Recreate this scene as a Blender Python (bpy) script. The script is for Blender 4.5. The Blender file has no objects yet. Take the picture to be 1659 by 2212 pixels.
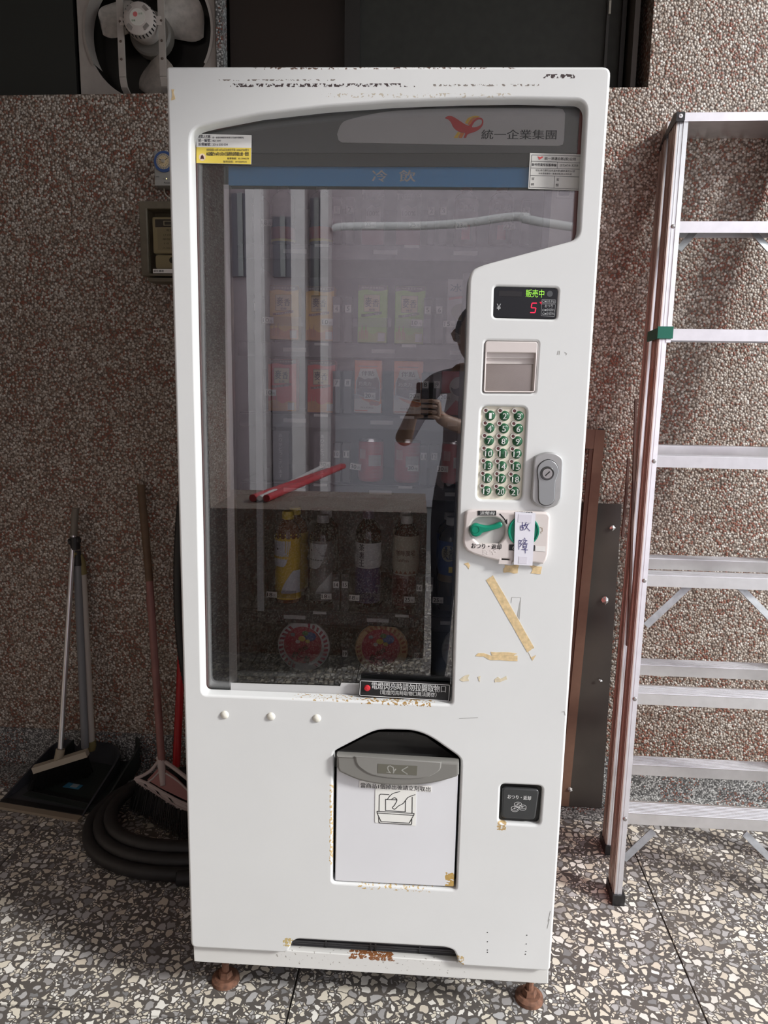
import bpy, math, random
from mathutils import Vector, Matrix
random.seed(7)
SC = bpy.context.scene
COL = SC.collection
PI = math.pi

# ------------------------------------------------------------------ camera
FPX, PITCH, YAW, ROLL, CAMH = 1555.58, 0.16827, -0.0697, 0.01583, 1.34761
CX, CY = 829.5, 1106.0
_f = Vector((math.sin(YAW) * math.cos(PITCH), math.cos(YAW) * math.cos(PITCH), -math.sin(PITCH)))
_r = Vector((math.cos(YAW), -math.sin(YAW), 0))
_u = _r.cross(_f)
RT = _r * math.cos(ROLL) + _u * math.sin(ROLL)
UP = _u * math.cos(ROLL) - _r * math.sin(ROLL)
FW = _f
CAM = Vector((0, 0, CAMH))
cd = bpy.data.cameras.new('camera')
cam = bpy.data.objects.new('camera', cd)
COL.objects.link(cam)
cd.sensor_fit = 'HORIZONTAL'; cd.sensor_width = 36.0; cd.lens = FPX * 36.0 / 1659.0
cd.clip_start = 0.02; cd.clip_end = 200
m = Matrix((RT, UP, -FW)).transposed().to_4x4(); m.translation = CAM
cam.matrix_world = m
SC.camera = cam

# ------------------------------------------------------------------ sky, sun, exposure
w = bpy.data.worlds.new('sky'); SC.world = w; w.use_nodes = True
bg = w.node_tree.nodes['Background']
bg.inputs[0].default_value = (0.90, 0.96, 1.0, 1); bg.inputs[1].default_value = 2.7
sd = bpy.data.lights.new('sun', 'SUN'); sd.energy = 4.4; sd.angle = 0.14; sd.color = (1.0, 0.975, 0.95)
sun = bpy.data.objects.new('sun', sd); COL.objects.link(sun)
sun.rotation_euler = Vector((-1.0, 0.42, -0.66)).to_track_quat('-Z', 'Y').to_euler()
SC.view_settings.view_transform = 'Standard'; SC.view_settings.look = 'None'
SC.view_settings.gamma = 1.0; SC.view_settings.use_curve_mapping = False
SC.view_settings.exposure = -0.22
SC.render.film_transparent = False
SC.cycles.max_bounces = 5; SC.cycles.diffuse_bounces = 3; SC.cycles.glossy_bounces = 3; SC.cycles.transparent_max_bounces = 8

# ------------------------------------------------------------------ geometry helpers
def ray(px, py):
    return FW + RT * ((px - CX) / FPX) - UP * ((py - CY) / FPX)
def wy(px, py, y):
    d = ray(px, py); return CAM + d * (y / d.y)
def wz(px, py, z=0.0):
    d = ray(px, py); return CAM + d * ((z - CAMH) / d.z)
def wp(px, py, y0, k):                       # on the leaning plane y = y0 + k z
    d = ray(px, py); s = (y0 + k * CAMH) / (d.y - k * d.z); return CAM + d * s
_a, _b, _c = 0.01449, 0.00542, 0.00078
MM = Matrix.Translation((-0.11347, 1.34338, 0.1243)) @ Matrix.Rotation(_a, 4, 'Z') @ Matrix.Rotation(_b, 4, 'Y') @ Matrix.Rotation(_c, 4, 'X')
MI = MM.inverted(); MR3 = MI.to_3x3(); CL = MI @ CAM
def mp(px, py, d=0.0):                       # machine-local (x, z) on the plane at depth d behind the door face
    r = MR3 @ ray(px, py); s = (d - CL.y) / r.y; p = CL + r * s
    return (p.x, p.z)
def mpl(pts, d=0.0):
    return [mp(a, b, d) for a, b in pts]

def lerp(a, b, t): return tuple(a[i] + (b[i] - a[i]) * t for i in range(len(a)))
def rnd(pts, r, n=5):
    out = []; N = len(pts)
    rs = r if isinstance(r, (list, tuple)) else [r] * N
    for i in range(N):
        p = Vector(pts[i]); a = Vector(pts[i - 1]); b = Vector(pts[(i + 1) % N]); rr = rs[i]
        if rr <= 0: out.append(tuple(p)); continue
        la, lb = (a - p).length, (b - p).length
        p1 = p + (a - p) * (min(rr, la * .49) / la); p2 = p + (b - p) * (min(rr, lb * .49) / lb)
        for k in range(n + 1):
            t = k / n; q = p1 * (1 - t) ** 2 + p * (2 * t * (1 - t)) + p2 * t * t
            out.append(tuple(q))
    return out
def rect(x0, x1, z0, z1, r=0.0, n=5):
    p = [(x0, z0), (x1, z0), (x1, z1), (x0, z1)]
    return rnd(p, r, n) if r > 0 else p
def ell(cx, cz, rx, rz=None, n=28, a0=0, a1=2 * PI):
    rz = rx if rz is None else rz
    return [(cx + rx * math.cos(a0 + (a1 - a0) * k / n), cz + rz * math.sin(a0 + (a1 - a0) * k / n)) for k in range(n if abs(a1 - a0 - 2 * PI) < 1e-6 else n + 1)]
def cat(pts, n=6, closed=False):
    P = [Vector(p) for p in pts]; out = []; N = len(P)
    for i in range(N if closed else N - 1):
        if closed: p0, p1, p2, p3 = P[i - 1], P[i], P[(i + 1) % N], P[(i + 2) % N]
        else: p0, p1, p2, p3 = P[max(i - 1, 0)], P[i], P[i + 1], P[min(i + 2, N - 1)]
        for k in range(n):
            t = k / n
            out.append(0.5 * ((2 * p1) + (p2 - p0) * t + (2 * p0 - 5 * p1 + 4 * p2 - p3) * t * t + (3 * p1 - p0 - 3 * p2 + p3) * t ** 3))
    if not closed: out.append(P[-1])
    return [tuple(p) for p in out]

_gl = {}
def glyph(body, bold):
    k = (body, bold)
    if k not in _gl:
        c = bpy.data.curves.new('t', 'FONT'); c.body = body; c.resolution_u = 2; c.offset = bold
        o = bpy.data.objects.new('t', c); me = bpy.data.meshes.new_from_object(o)
        vs = [v.co for v in me.vertices]
        x0 = min(v.x for v in vs); x1 = max(v.x for v in vs); y0 = min(v.y for v in vs); y1 = max(v.y for v in vs)
        _gl[k] = ([((v.x - x0) / (x1 - x0), (v.y - y0) / (y1 - y0)) for v in vs], [tuple(p.vertices) for p in me.polygons], (x1 - x0) / (y1 - y0))
        bpy.data.objects.remove(o); bpy.data.curves.remove(c); bpy.data.meshes.remove(me)
    return _gl[k]
def curve_mesh(loops, half, bevel, res=2):
    c = bpy.data.curves.new('p', 'CURVE'); c.dimensions = '2D'; c.fill_mode = 'BOTH'
    c.extrude = max(half - bevel, 0.0); c.bevel_depth = bevel; c.bevel_resolution = res; c.offset = -bevel
    for pts in loops:
        s = c.splines.new('POLY'); s.points.add(len(pts) - 1); s.use_cyclic_u = True
        for p, q in zip(s.points, pts): p.co = (q[0], q[1], 0, 1)
    o = bpy.data.objects.new('p', c); me = bpy.data.meshes.new_from_object(o)
    vs = [tuple(v.co) for v in me.vertices]; fs = [tuple(p.vertices) for p in me.polygons]
    bpy.data.objects.remove(o); bpy.data.curves.remove(c); bpy.data.meshes.remove(me)
    return vs, fs

class MB:
    def __init__(s): s.v = []; s.f = []
    def add(s, vs, fs):
        o = len(s.v); s.v += [tuple(v) for v in vs]; s.f += [tuple(i + o for i in f) for f in fs]; return s
    def box(s, x0, x1, y0, y1, z0, z1):
        return s.add([(x0, y0, z0), (x1, y0, z0), (x1, y1, z0), (x0, y1, z0), (x0, y0, z1), (x1, y0, z1), (x1, y1, z1), (x0, y1, z1)],
                     [(0, 3, 2, 1), (4, 5, 6, 7), (0, 1, 5, 4), (1, 2, 6, 5), (2, 3, 7, 6), (3, 0, 4, 7)])
    def hexa(s, q0, q1):                      # two matching polygons joined into a prism
        n = len(q0)
        return s.add(list(q0) + list(q1), [tuple(range(n - 1, -1, -1)), tuple(range(n, 2 * n))] + [(i, (i + 1) % n, n + (i + 1) % n, n + i) for i in range(n)])
    def prism(s, pts, off):
        off = Vector(off); return s.hexa(pts, [tuple(Vector(p) + off) for p in pts])
    def plate(s, outline, d0, d1, holes=(), bevel=0.0, res=2):
        vs, fs = curve_mesh([outline] + list(holes), abs(d1 - d0) / 2, bevel, res); c = (d0 + d1) / 2
        return s.add([(x, c - z, y) for x, y, z in vs], fs)
    def tube(s, pts, r, n=8, caps=True):
        P = [Vector(p) for p in pts]; rs = r if isinstance(r, (list, tuple)) else [r] * len(P)
        rings = []; up = None
        for i, p in enumerate(P):
            t = (P[min(i + 1, len(P) - 1)] - P[max(i - 1, 0)]).normalized()
            if up is None:
                up = Vector((0, 0, 1)) if abs(t.z) < .9 else Vector((0, 1, 0))
            a = t.cross(up).normalized(); up = a.cross(t).normalized()
            rings.append([tuple(p + (a * math.cos(2 * PI * k / n) + up * math.sin(2 * PI * k / n)) * rs[i]) for k in range(n)])
        o = len(s.v)
        for rg in rings: s.v += rg
        for i in range(len(P) - 1):
            for k in range(n):
                s.f.append((o + i * n + k, o + i * n + (k + 1) % n, o + (i + 1) * n + (k + 1) % n, o + (i + 1) * n + k))
        if caps:
            s.f.append(tuple(o + k for k in range(n - 1, -1, -1))); s.f.append(tuple(o + (len(P) - 1) * n + k for k in range(n)))
        return s
    def bar(s, p0, p1, wd, th, side=(1, 0, 0)):   # rectangular bar
        p0, p1 = Vector(p0), Vector(p1); t = (p1 - p0).normalized(); a = Vector(side); a = (a - t * a.dot(t)).normalized(); b = t.cross(a)
        q = [a * wd / 2 + b * th / 2, -a * wd / 2 + b * th / 2, -a * wd / 2 - b * th / 2, a * wd / 2 - b * th / 2]
        return s.hexa([tuple(p0 + k) for k in q], [tuple(p1 + k) for k in q])
    def lathe(s, prof, n=24, org=(0, 0, 0), axis='z', a0=0, a1=2 * PI, sx=1.0, sy=1.0):
        o = len(s.v); full = abs(a1 - a0 - 2 * PI) < 1e-6; cnt = n if full else n + 1
        for r, z in prof:
            for k in range(cnt):
                a = a0 + (a1 - a0) * k / n; x, y = r * math.cos(a) * sx, r * math.sin(a) * sy
                s.v.append((org[0] + x, org[1] + y, org[2] + z) if axis == 'z' else (org[0] + x, org[1] + z, org[2] + y) if axis == 'y' else (org[0] + z, org[1] + x, org[2] + y))
        for i in range(len(prof) - 1):
            for k in range(n):
                k2 = (k + 1) % cnt
                s.f.append((o + i * cnt + k, o + i * cnt + k2, o + (i + 1) * cnt + k2, o + (i + 1) * cnt + k))
        return s
    def disc(s, cx, cz, r, d0, d1, n=20, rz=None):
        p = ell(cx, cz, r, rz, n); return s.prism([(a, d0, b) for a, b in p], (0, d1 - d0, 0))
    def flat(s, pts, d):
        vs, fs = curve_mesh([pts], 0, 0); return s.add([(x, d, y) for x, y, z in vs], fs)
    def text(s, body, x0, x1, z0, z1, d, bold=0.0, flip=False, rot=0.0):
        vs, fs, _ = glyph(body, 0.0); c, q = math.cos(rot), math.sin(rot); mx, mz = (x0 + x1) / 2, (z0 + z1) / 2
        b = max(bold, 0) * (z1 - z0) * .9
        for sx in ((-b, b) if b > 0 else (0,)):
            o = []
            for u, v in vs:
                if flip: v = 1 - v
                dx, dz = (u - .5) * (x1 - x0) + sx, (v - .5) * (z1 - z0)
                o.append((mx + dx * c - dz * q, d, mz + dx * q + dz * c))
            s.add(o, fs)
        return s
    def tx(s, body, px0, px1, pyc, hpx, d, bold=0.0, flip=False, rot=0.0):
        x0, x1, z0, z1 = rp(px0, px1, pyc, hpx, d); return s.text(body, x0, x1, z0, z1, d, bold, flip, rot)
    def line(s, pts, wd, d):                    # flat ink stroke in the XZ plane
        for a, b in zip(pts[:-1], pts[1:]):
            a, b = Vector(a), Vector(b); t = b - a
            if t.length < 1e-7: continue
            t.normalize(); nrm = Vector((-t.y, t.x)) * wd / 2; e = t * wd * .3
            q = [a - e - nrm, b + e - nrm, b + e + nrm, a - e + nrm]
            s.add([(p.x, d, p.y) for p in q], [(0, 1, 2, 3)])
        return s
    def wrap(s, body, a_mid, width, z0, z1, r, bold=0.0, vertical=False):   # lettering bent round a bottle, front at -y
        vs, fs, _ = glyph(body, 0.0)
        b = bold * (z1 - z0) * .9
        for sx in ((-b, b) if b > 0 else (0,)):
            o = []
            for u, v in vs:
                a = a_mid + ((u - .5) * width + sx) / r
                o.append((r * math.sin(a), -r * math.cos(a), z0 + v * (z1 - z0)))
            s.add(o, fs)
        return s
    def build(s, name, mt, parent=None, smooth=False, loc=None, mods=()):
        me = bpy.data.meshes.new(name); me.from_pydata(s.v, [], s.f); me.validate(); me.update()
        o = bpy.data.objects.new(name, me); COL.objects.link(o); o.data.materials.append(mt)
        if smooth:
            me.polygons.foreach_set('use_smooth', [True] * len(me.polygons))
            if smooth != 'all': me.set_sharp_from_angle(angle=math.radians(smooth if smooth is not True else 40))
        if parent is not None: o.parent = parent
        if loc is not None: o.location = loc
        return o
def rp(px0, px1, pyc, hpx, d):
    xm = (px0 + px1) / 2; a = mp(px0, pyc, d)[0]; b = mp(px1, pyc, d)[0]
    return a, b, mp(xm, pyc + hpx / 2, d)[1], mp(xm, pyc - hpx / 2, d)[1]
def tag(o, label, cat, group=None):
    o['label'] = label; o['category'] = cat
    if group: o['group'] = group
    return o
def struct(o, label=None):
    o['kind'] = 'structure'
    if label: o['label'] = label
    return o
def empty(name, mat4=None, label=None, cat=None, group=None):
    o = bpy.data.objects.new(name, None); COL.objects.link(o); o.empty_display_size = .05
    if mat4 is not None: o.matrix_world = mat4
    if label: tag(o, label, cat, group)
    return o
def at(x, d, z): return MM @ Matrix.Translation((x, d, z))

# ------------------------------------------------------------------ materials
def new_mat(name):
    mt = bpy.data.materials.new(name); mt.use_nodes = True
    return mt, mt.node_tree, mt.node_tree.nodes['Principled BSDF']
def N(nt, t, **kw):
    n = nt.nodes.new(t)
    for k, v in kw.items():
        if k.startswith('i'): n.inputs[int(k[1:])].default_value = v
        else: setattr(n, k, v)
    return n
def mathn(nt, op, a, b=None, clamp=False):
    n = nt.nodes.new('ShaderNodeMath'); n.operation = op; n.use_clamp = clamp
    for i, q in enumerate((a, b)):
        if q is None: continue
        if isinstance(q, (int, float)): n.inputs[i].default_value = q
        else: nt.links.new(q, n.inputs[i])
    return n.outputs[0]
def mixc(nt, fac, a, b):
    n = nt.nodes.new('ShaderNodeMix'); n.data_type = 'RGBA'
    for i, q in ((0, fac), (6, a), (7, b)):
        if isinstance(q, (int, float)): n.inputs[i].default_value = q
        elif isinstance(q, tuple): n.inputs[i].default_value = (*q, 1)
        else: nt.links.new(q, n.inputs[i])
    return n.outputs[2]
def ramp(nt, fac, stops, const=False):
    n = nt.nodes.new('ShaderNodeValToRGB'); e = n.color_ramp.elements
    if const: n.color_ramp.interpolation = 'CONSTANT'
    while len(e) < len(stops): e.new(.5)
    for k, (p, c) in zip(e, stops): k.position = p; k.color = (*c, 1)
    nt.links.new(fac, n.inputs[0]); return n.outputs[0]
_mc = {}
def M(col, rough=.5, metal=0.0, emit=0.0, grain=0.0, gscale=60.0, bump=0.0, spec=.5, name=None):
    k = (col, rough, metal, emit, grain, gscale, bump, spec)
    if k in _mc: return _mc[k]
    mt, nt, b = new_mat(name or 'surface')
    b.inputs['Base Color'].default_value = (*col, 1); b.inputs['Roughness'].default_value = rough
    b.inputs['Metallic'].default_value = metal; b.inputs['Specular IOR Level'].default_value = spec
    if emit: b.inputs['Emission Color'].default_value = (*col, 1); b.inputs['Emission Strength'].default_value = emit
    if grain or bump:
        tc = N(nt, 'ShaderNodeTexCoord'); g = grain if grain else .05
        nz = N(nt, 'ShaderNodeTexNoise'); nz.inputs['Scale'].default_value = gscale; nz.inputs['Detail'].default_value = 3
        nt.links.new(tc.outputs['Object'], nz.inputs['Vector'])
        c = mixc(nt, nz.outputs['Fac'], tuple(max(0, q * (1 - 2 * g)) for q in col), tuple(min(1, q * (1 + 2 * g)) for q in col))
        nt.links.new(c, b.inputs['Base Color'])
        if bump:
            bp = N(nt, 'ShaderNodeBump'); bp.inputs['Strength'].default_value = bump; bp.inputs['Distance'].default_value = .002
            nt.links.new(nz.outputs['Fac'], bp.inputs['Height']); nt.links.new(bp.outputs[0], b.inputs['Normal'])
    _mc[k] = mt; return mt
def pebble_mat(name, scale, cols, mortar, bump=.8, rough=.55):
    mt, nt, b = new_mat(name); L = nt.links
    tc = N(nt, 'ShaderNodeTexCoord')
    vo = N(nt, 'ShaderNodeTexVoronoi'); vo.inputs['Scale'].default_value = scale
    L.new(tc.outputs['Object'], vo.inputs['Vector'])
    sp = N(nt, 'ShaderNodeSeparateColor'); L.new(vo.outputs['Color'], sp.inputs[0])
    c = ramp(nt, sp.outputs[0], cols, True)
    big = N(nt, 'ShaderNodeTexNoise'); big.inputs['Scale'].default_value = 9; big.inputs['Detail'].default_value = 3
    L.new(tc.outputs['Object'], big.inputs['Vector'])
    redc = mixc(nt, mathn(nt, 'GREATER_THAN', mathn(nt, 'MULTIPLY', sp.outputs[1], big.outputs['Fac']), .44), c, (.26, .085, .05))
    var = mixc(nt, sp.outputs[2], redc, tuple(q * .7 for q in mortar))
    var = mixc(nt, .35, redc, var)
    edge = ramp(nt, vo.outputs['Distance'], [(.42, (0, 0, 0)), (.72, (1, 1, 1))])
    col = mixc(nt, edge, var, mortar); L.new(col, b.inputs['Base Color']); b.inputs['Roughness'].default_value = rough
    bp = N(nt, 'ShaderNodeBump'); bp.inputs['Strength'].default_value = bump; bp.inputs['Distance'].default_value = .5 / scale; bp.invert = True
    L.new(vo.outputs['Distance'], bp.inputs['Height']); L.new(bp.outputs[0], b.inputs['Normal'])
    return mt
PEB = pebble_mat('washed_pebble_render', 146.0, [(0, (.56, .50, .43)), (.24, (.38, .31, .25)), (.44, (.70, .66, .60)), (.60, (.27, .20, .15)), (.74, (.48, .42, .36)), (.88, (.28, .13, .085))], (.115, .085, .066), .9)
PEBG = pebble_mat('grey_pebble_render', 190.0, [(0, (.50, .50, .48)), (.3, (.16, .16, .16)), (.5, (.62, .62, .60)), (.75, (.26, .26, .25))], (.07, .07, .068), .35)
def terrazzo_mat():
    mt, nt, b = new_mat('terrazzo'); L = nt.links
    tc = N(nt, 'ShaderNodeTexCoord')
    nz = N(nt, 'ShaderNodeTexNoise'); nz.inputs['Scale'].default_value = 60; nz.inputs['Detail'].default_value = 1
    L.new(tc.outputs['Object'], nz.inputs['Vector'])
    wv = N(nt, 'ShaderNodeVectorMath', operation='MULTIPLY_ADD'); wv.inputs[1].default_value = (.016, .016, .016)
    L.new(nz.outputs['Color'], wv.inputs[0]); L.new(tc.outputs['Object'], wv.inputs[2])
    def layer(sc, thr, var=.2):
        e = N(nt, 'ShaderNodeTexVoronoi', voronoi_dimensions='2D', feature='DISTANCE_TO_EDGE'); e.inputs['Scale'].default_value = sc
        f = N(nt, 'ShaderNodeTexVoronoi', voronoi_dimensions='2D'); f.inputs['Scale'].default_value = sc
        L.new(wv.outputs[0], e.inputs['Vector']); L.new(wv.outputs[0], f.inputs['Vector'])
        s = N(nt, 'ShaderNodeSeparateColor'); L.new(f.outputs['Color'], s.inputs[0])
        tv = mathn(nt, 'ADD', mathn(nt, 'MULTIPLY', s.outputs[2], var), thr)
        return mathn(nt, 'GREATER_THAN', e.outputs['Distance'], tv), s
    stops = [(0, (.74, .69, .58)), (.28, (.36, .35, .345)), (.44, (.84, .82, .76)), (.64, (.48, .475, .47)), (.78, (.66, .60, .50)), (.92, (.24, .24, .24))]
    mb, sb = layer(47.0, .05, .24); ms, ss = layer(112.0, .06, .20)
    keep = mathn(nt, 'GREATER_THAN', sb.outputs[1], .42)
    cb = ramp(nt, sb.outputs[0], stops, True); cs = ramp(nt, ss.outputs[0], stops, True)
    base = mixc(nt, mathn(nt, 'MULTIPLY', ms, mathn(nt, 'GREATER_THAN', ss.outputs[1], .25)), (.115, .104, .095), cs)
    col = mixc(nt, keep, base, mixc(nt, mb, (.115, .104, .095), cb))
    d = N(nt, 'ShaderNodeTexNoise'); d.inputs['Scale'].default_value = 3.2; d.inputs['Detail'].default_value = 6
    L.new(tc.outputs['Object'], d.inputs['Vector'])
    dirt = ramp(nt, d.outputs['Fac'], [(.50, (0, 0, 0)), (.74, (.6, .6, .6))])
    col = mixc(nt, dirt, col, (.14, .12, .10)); L.new(col, b.inputs['Base Color'])
    L.new(ramp(nt, d.outputs['Fac'], [(.3, (.28, .28, .28)), (.8, (.55, .55, .55))]), b.inputs['Roughness'])
    return mt
TER = terrazzo_mat()
def paint_mat(name, base, spots, rough=.38, scuff=True):
    """painted sheet steel; spots = (x0, x1, z0, z1, threshold, noise scale, colour) worn or rusted patches with edges of their own"""
    mt, nt, b = new_mat(name); L = nt.links
    tc = N(nt, 'ShaderNodeTexCoord'); sp = N(nt, 'ShaderNodeSeparateXYZ'); L.new(tc.outputs['Object'], sp.inputs[0])
    n1 = N(nt, 'ShaderNodeTexNoise'); n1.inputs['Scale'].default_value = 5; n1.inputs['Detail'].default_value = 2; L.new(tc.outputs['Object'], n1.inputs['Vector'])
    col = mixc(nt, n1.outputs['Fac'], tuple(q * .95 for q in base), tuple(min(q * 1.04, 1) for q in base))
    nz = N(nt, 'ShaderNodeTexNoise', noise_dimensions='3D'); nz.inputs['Scale'].default_value = 170; nz.inputs['Detail'].default_value = 3; L.new(tc.outputs['Object'], nz.inputs['Vector'])
    for x0, x1, z0, z1, th, sc, c in spots:
        def soft(s, lo, hi):
            m_, h_ = (lo + hi) / 2, (hi - lo) / 2
            return mathn(nt, 'SUBTRACT', 1.0, mathn(nt, 'DIVIDE', mathn(nt, 'ABSOLUTE', mathn(nt, 'SUBTRACT', s, m_)), h_), True)
        bx = mathn(nt, 'MINIMUM', soft(sp.outputs[0], x0, x1), soft(sp.outputs[2], z0, z1))
        bx = mathn(nt, 'MULTIPLY', bx, 2.2, True)
        mk = mathn(nt, 'GREATER_THAN', mathn(nt, 'MULTIPLY', nz.outputs['Fac'], bx), th)
        cc = mixc(nt, mathn(nt, 'MULTIPLY', nz.outputs['Fac'], 1.0), tuple(q * .5 for q in c), c)
        col = mixc(nt, mk, col, cc)
    L.new(col, b.inputs['Base Color']); b.inputs['Roughness'].default_value = rough
    return mt
def glass_mat(name, tint, refl, rough=0.0):
    mt, nt, b = new_mat(name); L = nt.links; nt.nodes.remove(b); out = nt.nodes['Material Output']
    t = N(nt, 'ShaderNodeBsdfTransparent'); t.inputs[0].default_value = (*tint, 1)
    g = N(nt, 'ShaderNodeBsdfGlossy'); g.inputs['Roughness'].default_value = rough; g.inputs[0].default_value = (1, 1, 1, 1)
    fr = N(nt, 'ShaderNodeFresnel'); fr.inputs[0].default_value = refl
    mx = N(nt, 'ShaderNodeMixShader'); L.new(fr.outputs[0], mx.inputs[0]); L.new(t.outputs[0], mx.inputs[1]); L.new(g.outputs[0], mx.inputs[2])
    L.new(mx.outputs[0], out.inputs[0]); return mt

def sp(px0, px1, py0, py1, th, sc, c):
    a = mp(px0, (py0 + py1) / 2); b = mp(px1, (py0 + py1) / 2); t_ = mp((px0 + px1) / 2, py0)[1]; u_ = mp((px0 + px1) / 2, py1)[1]
    return (a[0], b[0], u_, t_, th, sc, c)
WHITE = paint_mat('white_enamel', (.70, .71, .705), [
    sp(380, 1000, 178, 190, .50, 210, (.07, .05, .05)), sp(1150, 1265, 157, 172, .50, 210, (.07, .05, .05)), sp(360, 1320, 140, 152, .56, 160, (.16, .10, .08)),
    sp(380, 820, 170, 176, .53, 240, (.30, .27, .24)), sp(850, 1250, 180, 188, .53, 240, (.30, .27, .24)), sp(560, 1250, 198, 214, .57, 90, (.62, .56, .46)),
    sp(540, 990, 1505, 1521, .585, 150, (.50, .34, .14)), sp(720, 990, 1511, 1527, .535, 190, (.46, .28, .09)),
    sp(708, 726, 1640, 1920, .52, 130, (.68, .50, .24)), sp(712, 990, 1908, 1928, .57, 150, (.66, .48, .22)),
    sp(605, 640, 2020, 2052, .46, 200, (.68, .52, .22)), sp(975, 1010, 2058, 2090, .50, 200, (.68, .50, .24)),
    sp(1068, 1100, 1768, 1800, .47, 200, (.6, .42, .2))])
BASEP = paint_mat('white_enamel_kick_plate', (.68, .68, .66), [sp(640, 740, 2050, 2072, .46, 190, (.50, .28, .08)), sp(725, 875, 2058, 2090, .42, 190, (.30, .12, .045)), sp(420, 1180, 2050, 2120, .67, 150, (.40, .38, .35))])
FLAPW = paint_mat('white_enamel_flap', (.71, .715, .74), [sp(955, 995, 1880, 1930, .40, 170, (.62, .40, .12))])
GLASS = glass_mat('display_glass', (.975, .975, .98), 1.88)
DGREY = M((.085, .088, .092), .45, name='dark_grey_print'); BLACK = M((.012, .012, .013), .4, name='black_plastic')
LINER = M((.22, .22, .24), .5, name='grey_liner'); SHELF = M((.030, .030, .034), .45, name='black_shelf')
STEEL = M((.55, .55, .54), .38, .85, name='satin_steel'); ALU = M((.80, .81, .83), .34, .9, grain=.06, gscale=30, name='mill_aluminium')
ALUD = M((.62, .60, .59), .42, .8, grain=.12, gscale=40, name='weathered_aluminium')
PINK = M((.66, .60, .58), .45, name='pinkish_plastic'); CREAM = M((.78, .74, .62), .5, grain=.08, gscale=14, name='aged_cream_plastic')
GREENB = M((.02, .10, .045), .25, name='dark_green_button'); GREENL = M((.0, .22, .13), .35, name='green_plastic')
INKB = M((.012, .012, .014), .6, name='black_ink'); INKW = M((.85, .85, .84), .6, name='white_ink'); PAPER = M((.82, .81, .78), .7, name='white_paper')
LAV = M((.74, .73, .80), .7, name='note_paper'); BLUEINK = M((.035, .03, .16), .6, name='blue_pen_ink')
TAPE = M((.66, .50, .28), .7, grain=.22, gscale=120, name='masking_tape_residue'); RUSTM = M((.16, .075, .045), .8, grain=.5, gscale=80, bump=.5, name='rusty_iron')
GREYP = M((.20, .195, .18), .45, name='grey_plastic'); YEL = M((.80, .62, .10), .6, name='yellow_print'); RED = M((.62, .04, .04), .5, name='red_print')
ORNG = M((.75, .25, .04), .5, name='orange_print')

# ------------------------------------------------------------------ the place: floor, walls, window, roof
WY = 2.3192; SILL = 2.2265; BB = .1324; BY = 2.1499; HYL = 1.3186
fb = struct(MB().box(-2.6, 3.2, -3.2, 2.5, -.12, -.004).build('floor', M((.05, .045, .04), .8, name='dark_joint')))
xs = [-2.6, -1.198, -.2865, .625, 1.537, 2.45, 3.2]; ys = [-3.2, -2.3, -1.4, -.494, .412, HYL, BY]
for i in range(len(xs) - 1):
    for j in range(len(ys) - 1):
        g = .0022
        MB().box(xs[i] + g, xs[i + 1] - g, ys[j] + g, ys[j + 1] - g, -.02, 0).build('floor_slab', TER, fb)
MB().box(-2.6, 3.2, BY + .0022, WY, -.02, .001).build('floor_border', PEBG, fb)
wb = struct(MB().box(-2.6, 3.2, WY, WY + .17, -.1, SILL).build('wall_back', PEB), 'brown washed pebble wall with a grey skirting')
struct(MB().box(-2.6, 3.2, WY - .008, WY, 0, BB).build('baseboard_back', PEBG))
MB().box(.588, 3.2, WY, WY + .17, SILL, 2.75).build('wall_pier', PEB, wb)
MB().box(-2.6, .588, WY, WY + .17, 2.62, 2.75).build('wall_lintel', PEB, wb)
struct(MB().box(-1.90, -1.75, -1.4, WY + .2, -.1, 2.75).build('wall_left', PEB))
struct(MB().box(-2.75, 1.0, -2.7, WY + .6, 2.75, 2.9).build('ceiling', M((.42, .40, .37), .8, name='ceiling_render')))
# window in the opening above the wall
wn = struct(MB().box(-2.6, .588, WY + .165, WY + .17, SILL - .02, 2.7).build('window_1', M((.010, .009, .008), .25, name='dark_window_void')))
YW = WY + .11
def wpx(px, y=YW): return wy(px, 120, y).x
SCRN = M((.030, .031, .026), .75, grain=.15, gscale=40, name='insect_screen'); DFR = M((.022, .02, .018), .5, name='dark_bronze_frame')
MB().box(wpx(778), wpx(1338), YW + .015, YW + .02, SILL, 2.63).build('window_screen', SCRN, wn)
MB().box(wpx(745), wpx(778), YW - .01, YW + .03, SILL, 2.63).build('window_frame', DFR, wn)
MB().box(wpx(1306), wpx(1312), YW + .002, YW + .015, SILL, 2.63).build('window_frame', M((.045, .045, .04), .6), wn)
MB().box(wpx(1338), wpx(1347), YW - .005, YW + .03, SILL, 2.63).build('window_frame', DFR, wn)
MB().box(.548, .563, YW - .06, YW + .03, SILL, 2.63).build('window_frame', M((.075, .065, .055), .5), wn)
MB().box(-2.6, wpx(172), YW - .03, YW - .015, SILL, 2.63).build('window_dark_sheet', M((.022, .024, .02), .6), wn)
MB().box(wpx(492), wpx(745), YW + .03, YW + .035, SILL, 2.63).build('window_dark_sheet', M((.022, .014, .010), .5), wn)  # dark brown sheet standing in for the unlit void of the opening
MB().box(wpx(478), wpx(491), YW - .05, YW, SILL, 2.63).build('window_mullion', PEBG, wn)
p = wy(1317, 18, YW)
t = MB().box(p.x - .003, p.x + .003, YW - .004, YW, p.z - .016, p.z + .02).build('screen_latch', M((.45, .45, .38), .5), wn)

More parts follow.
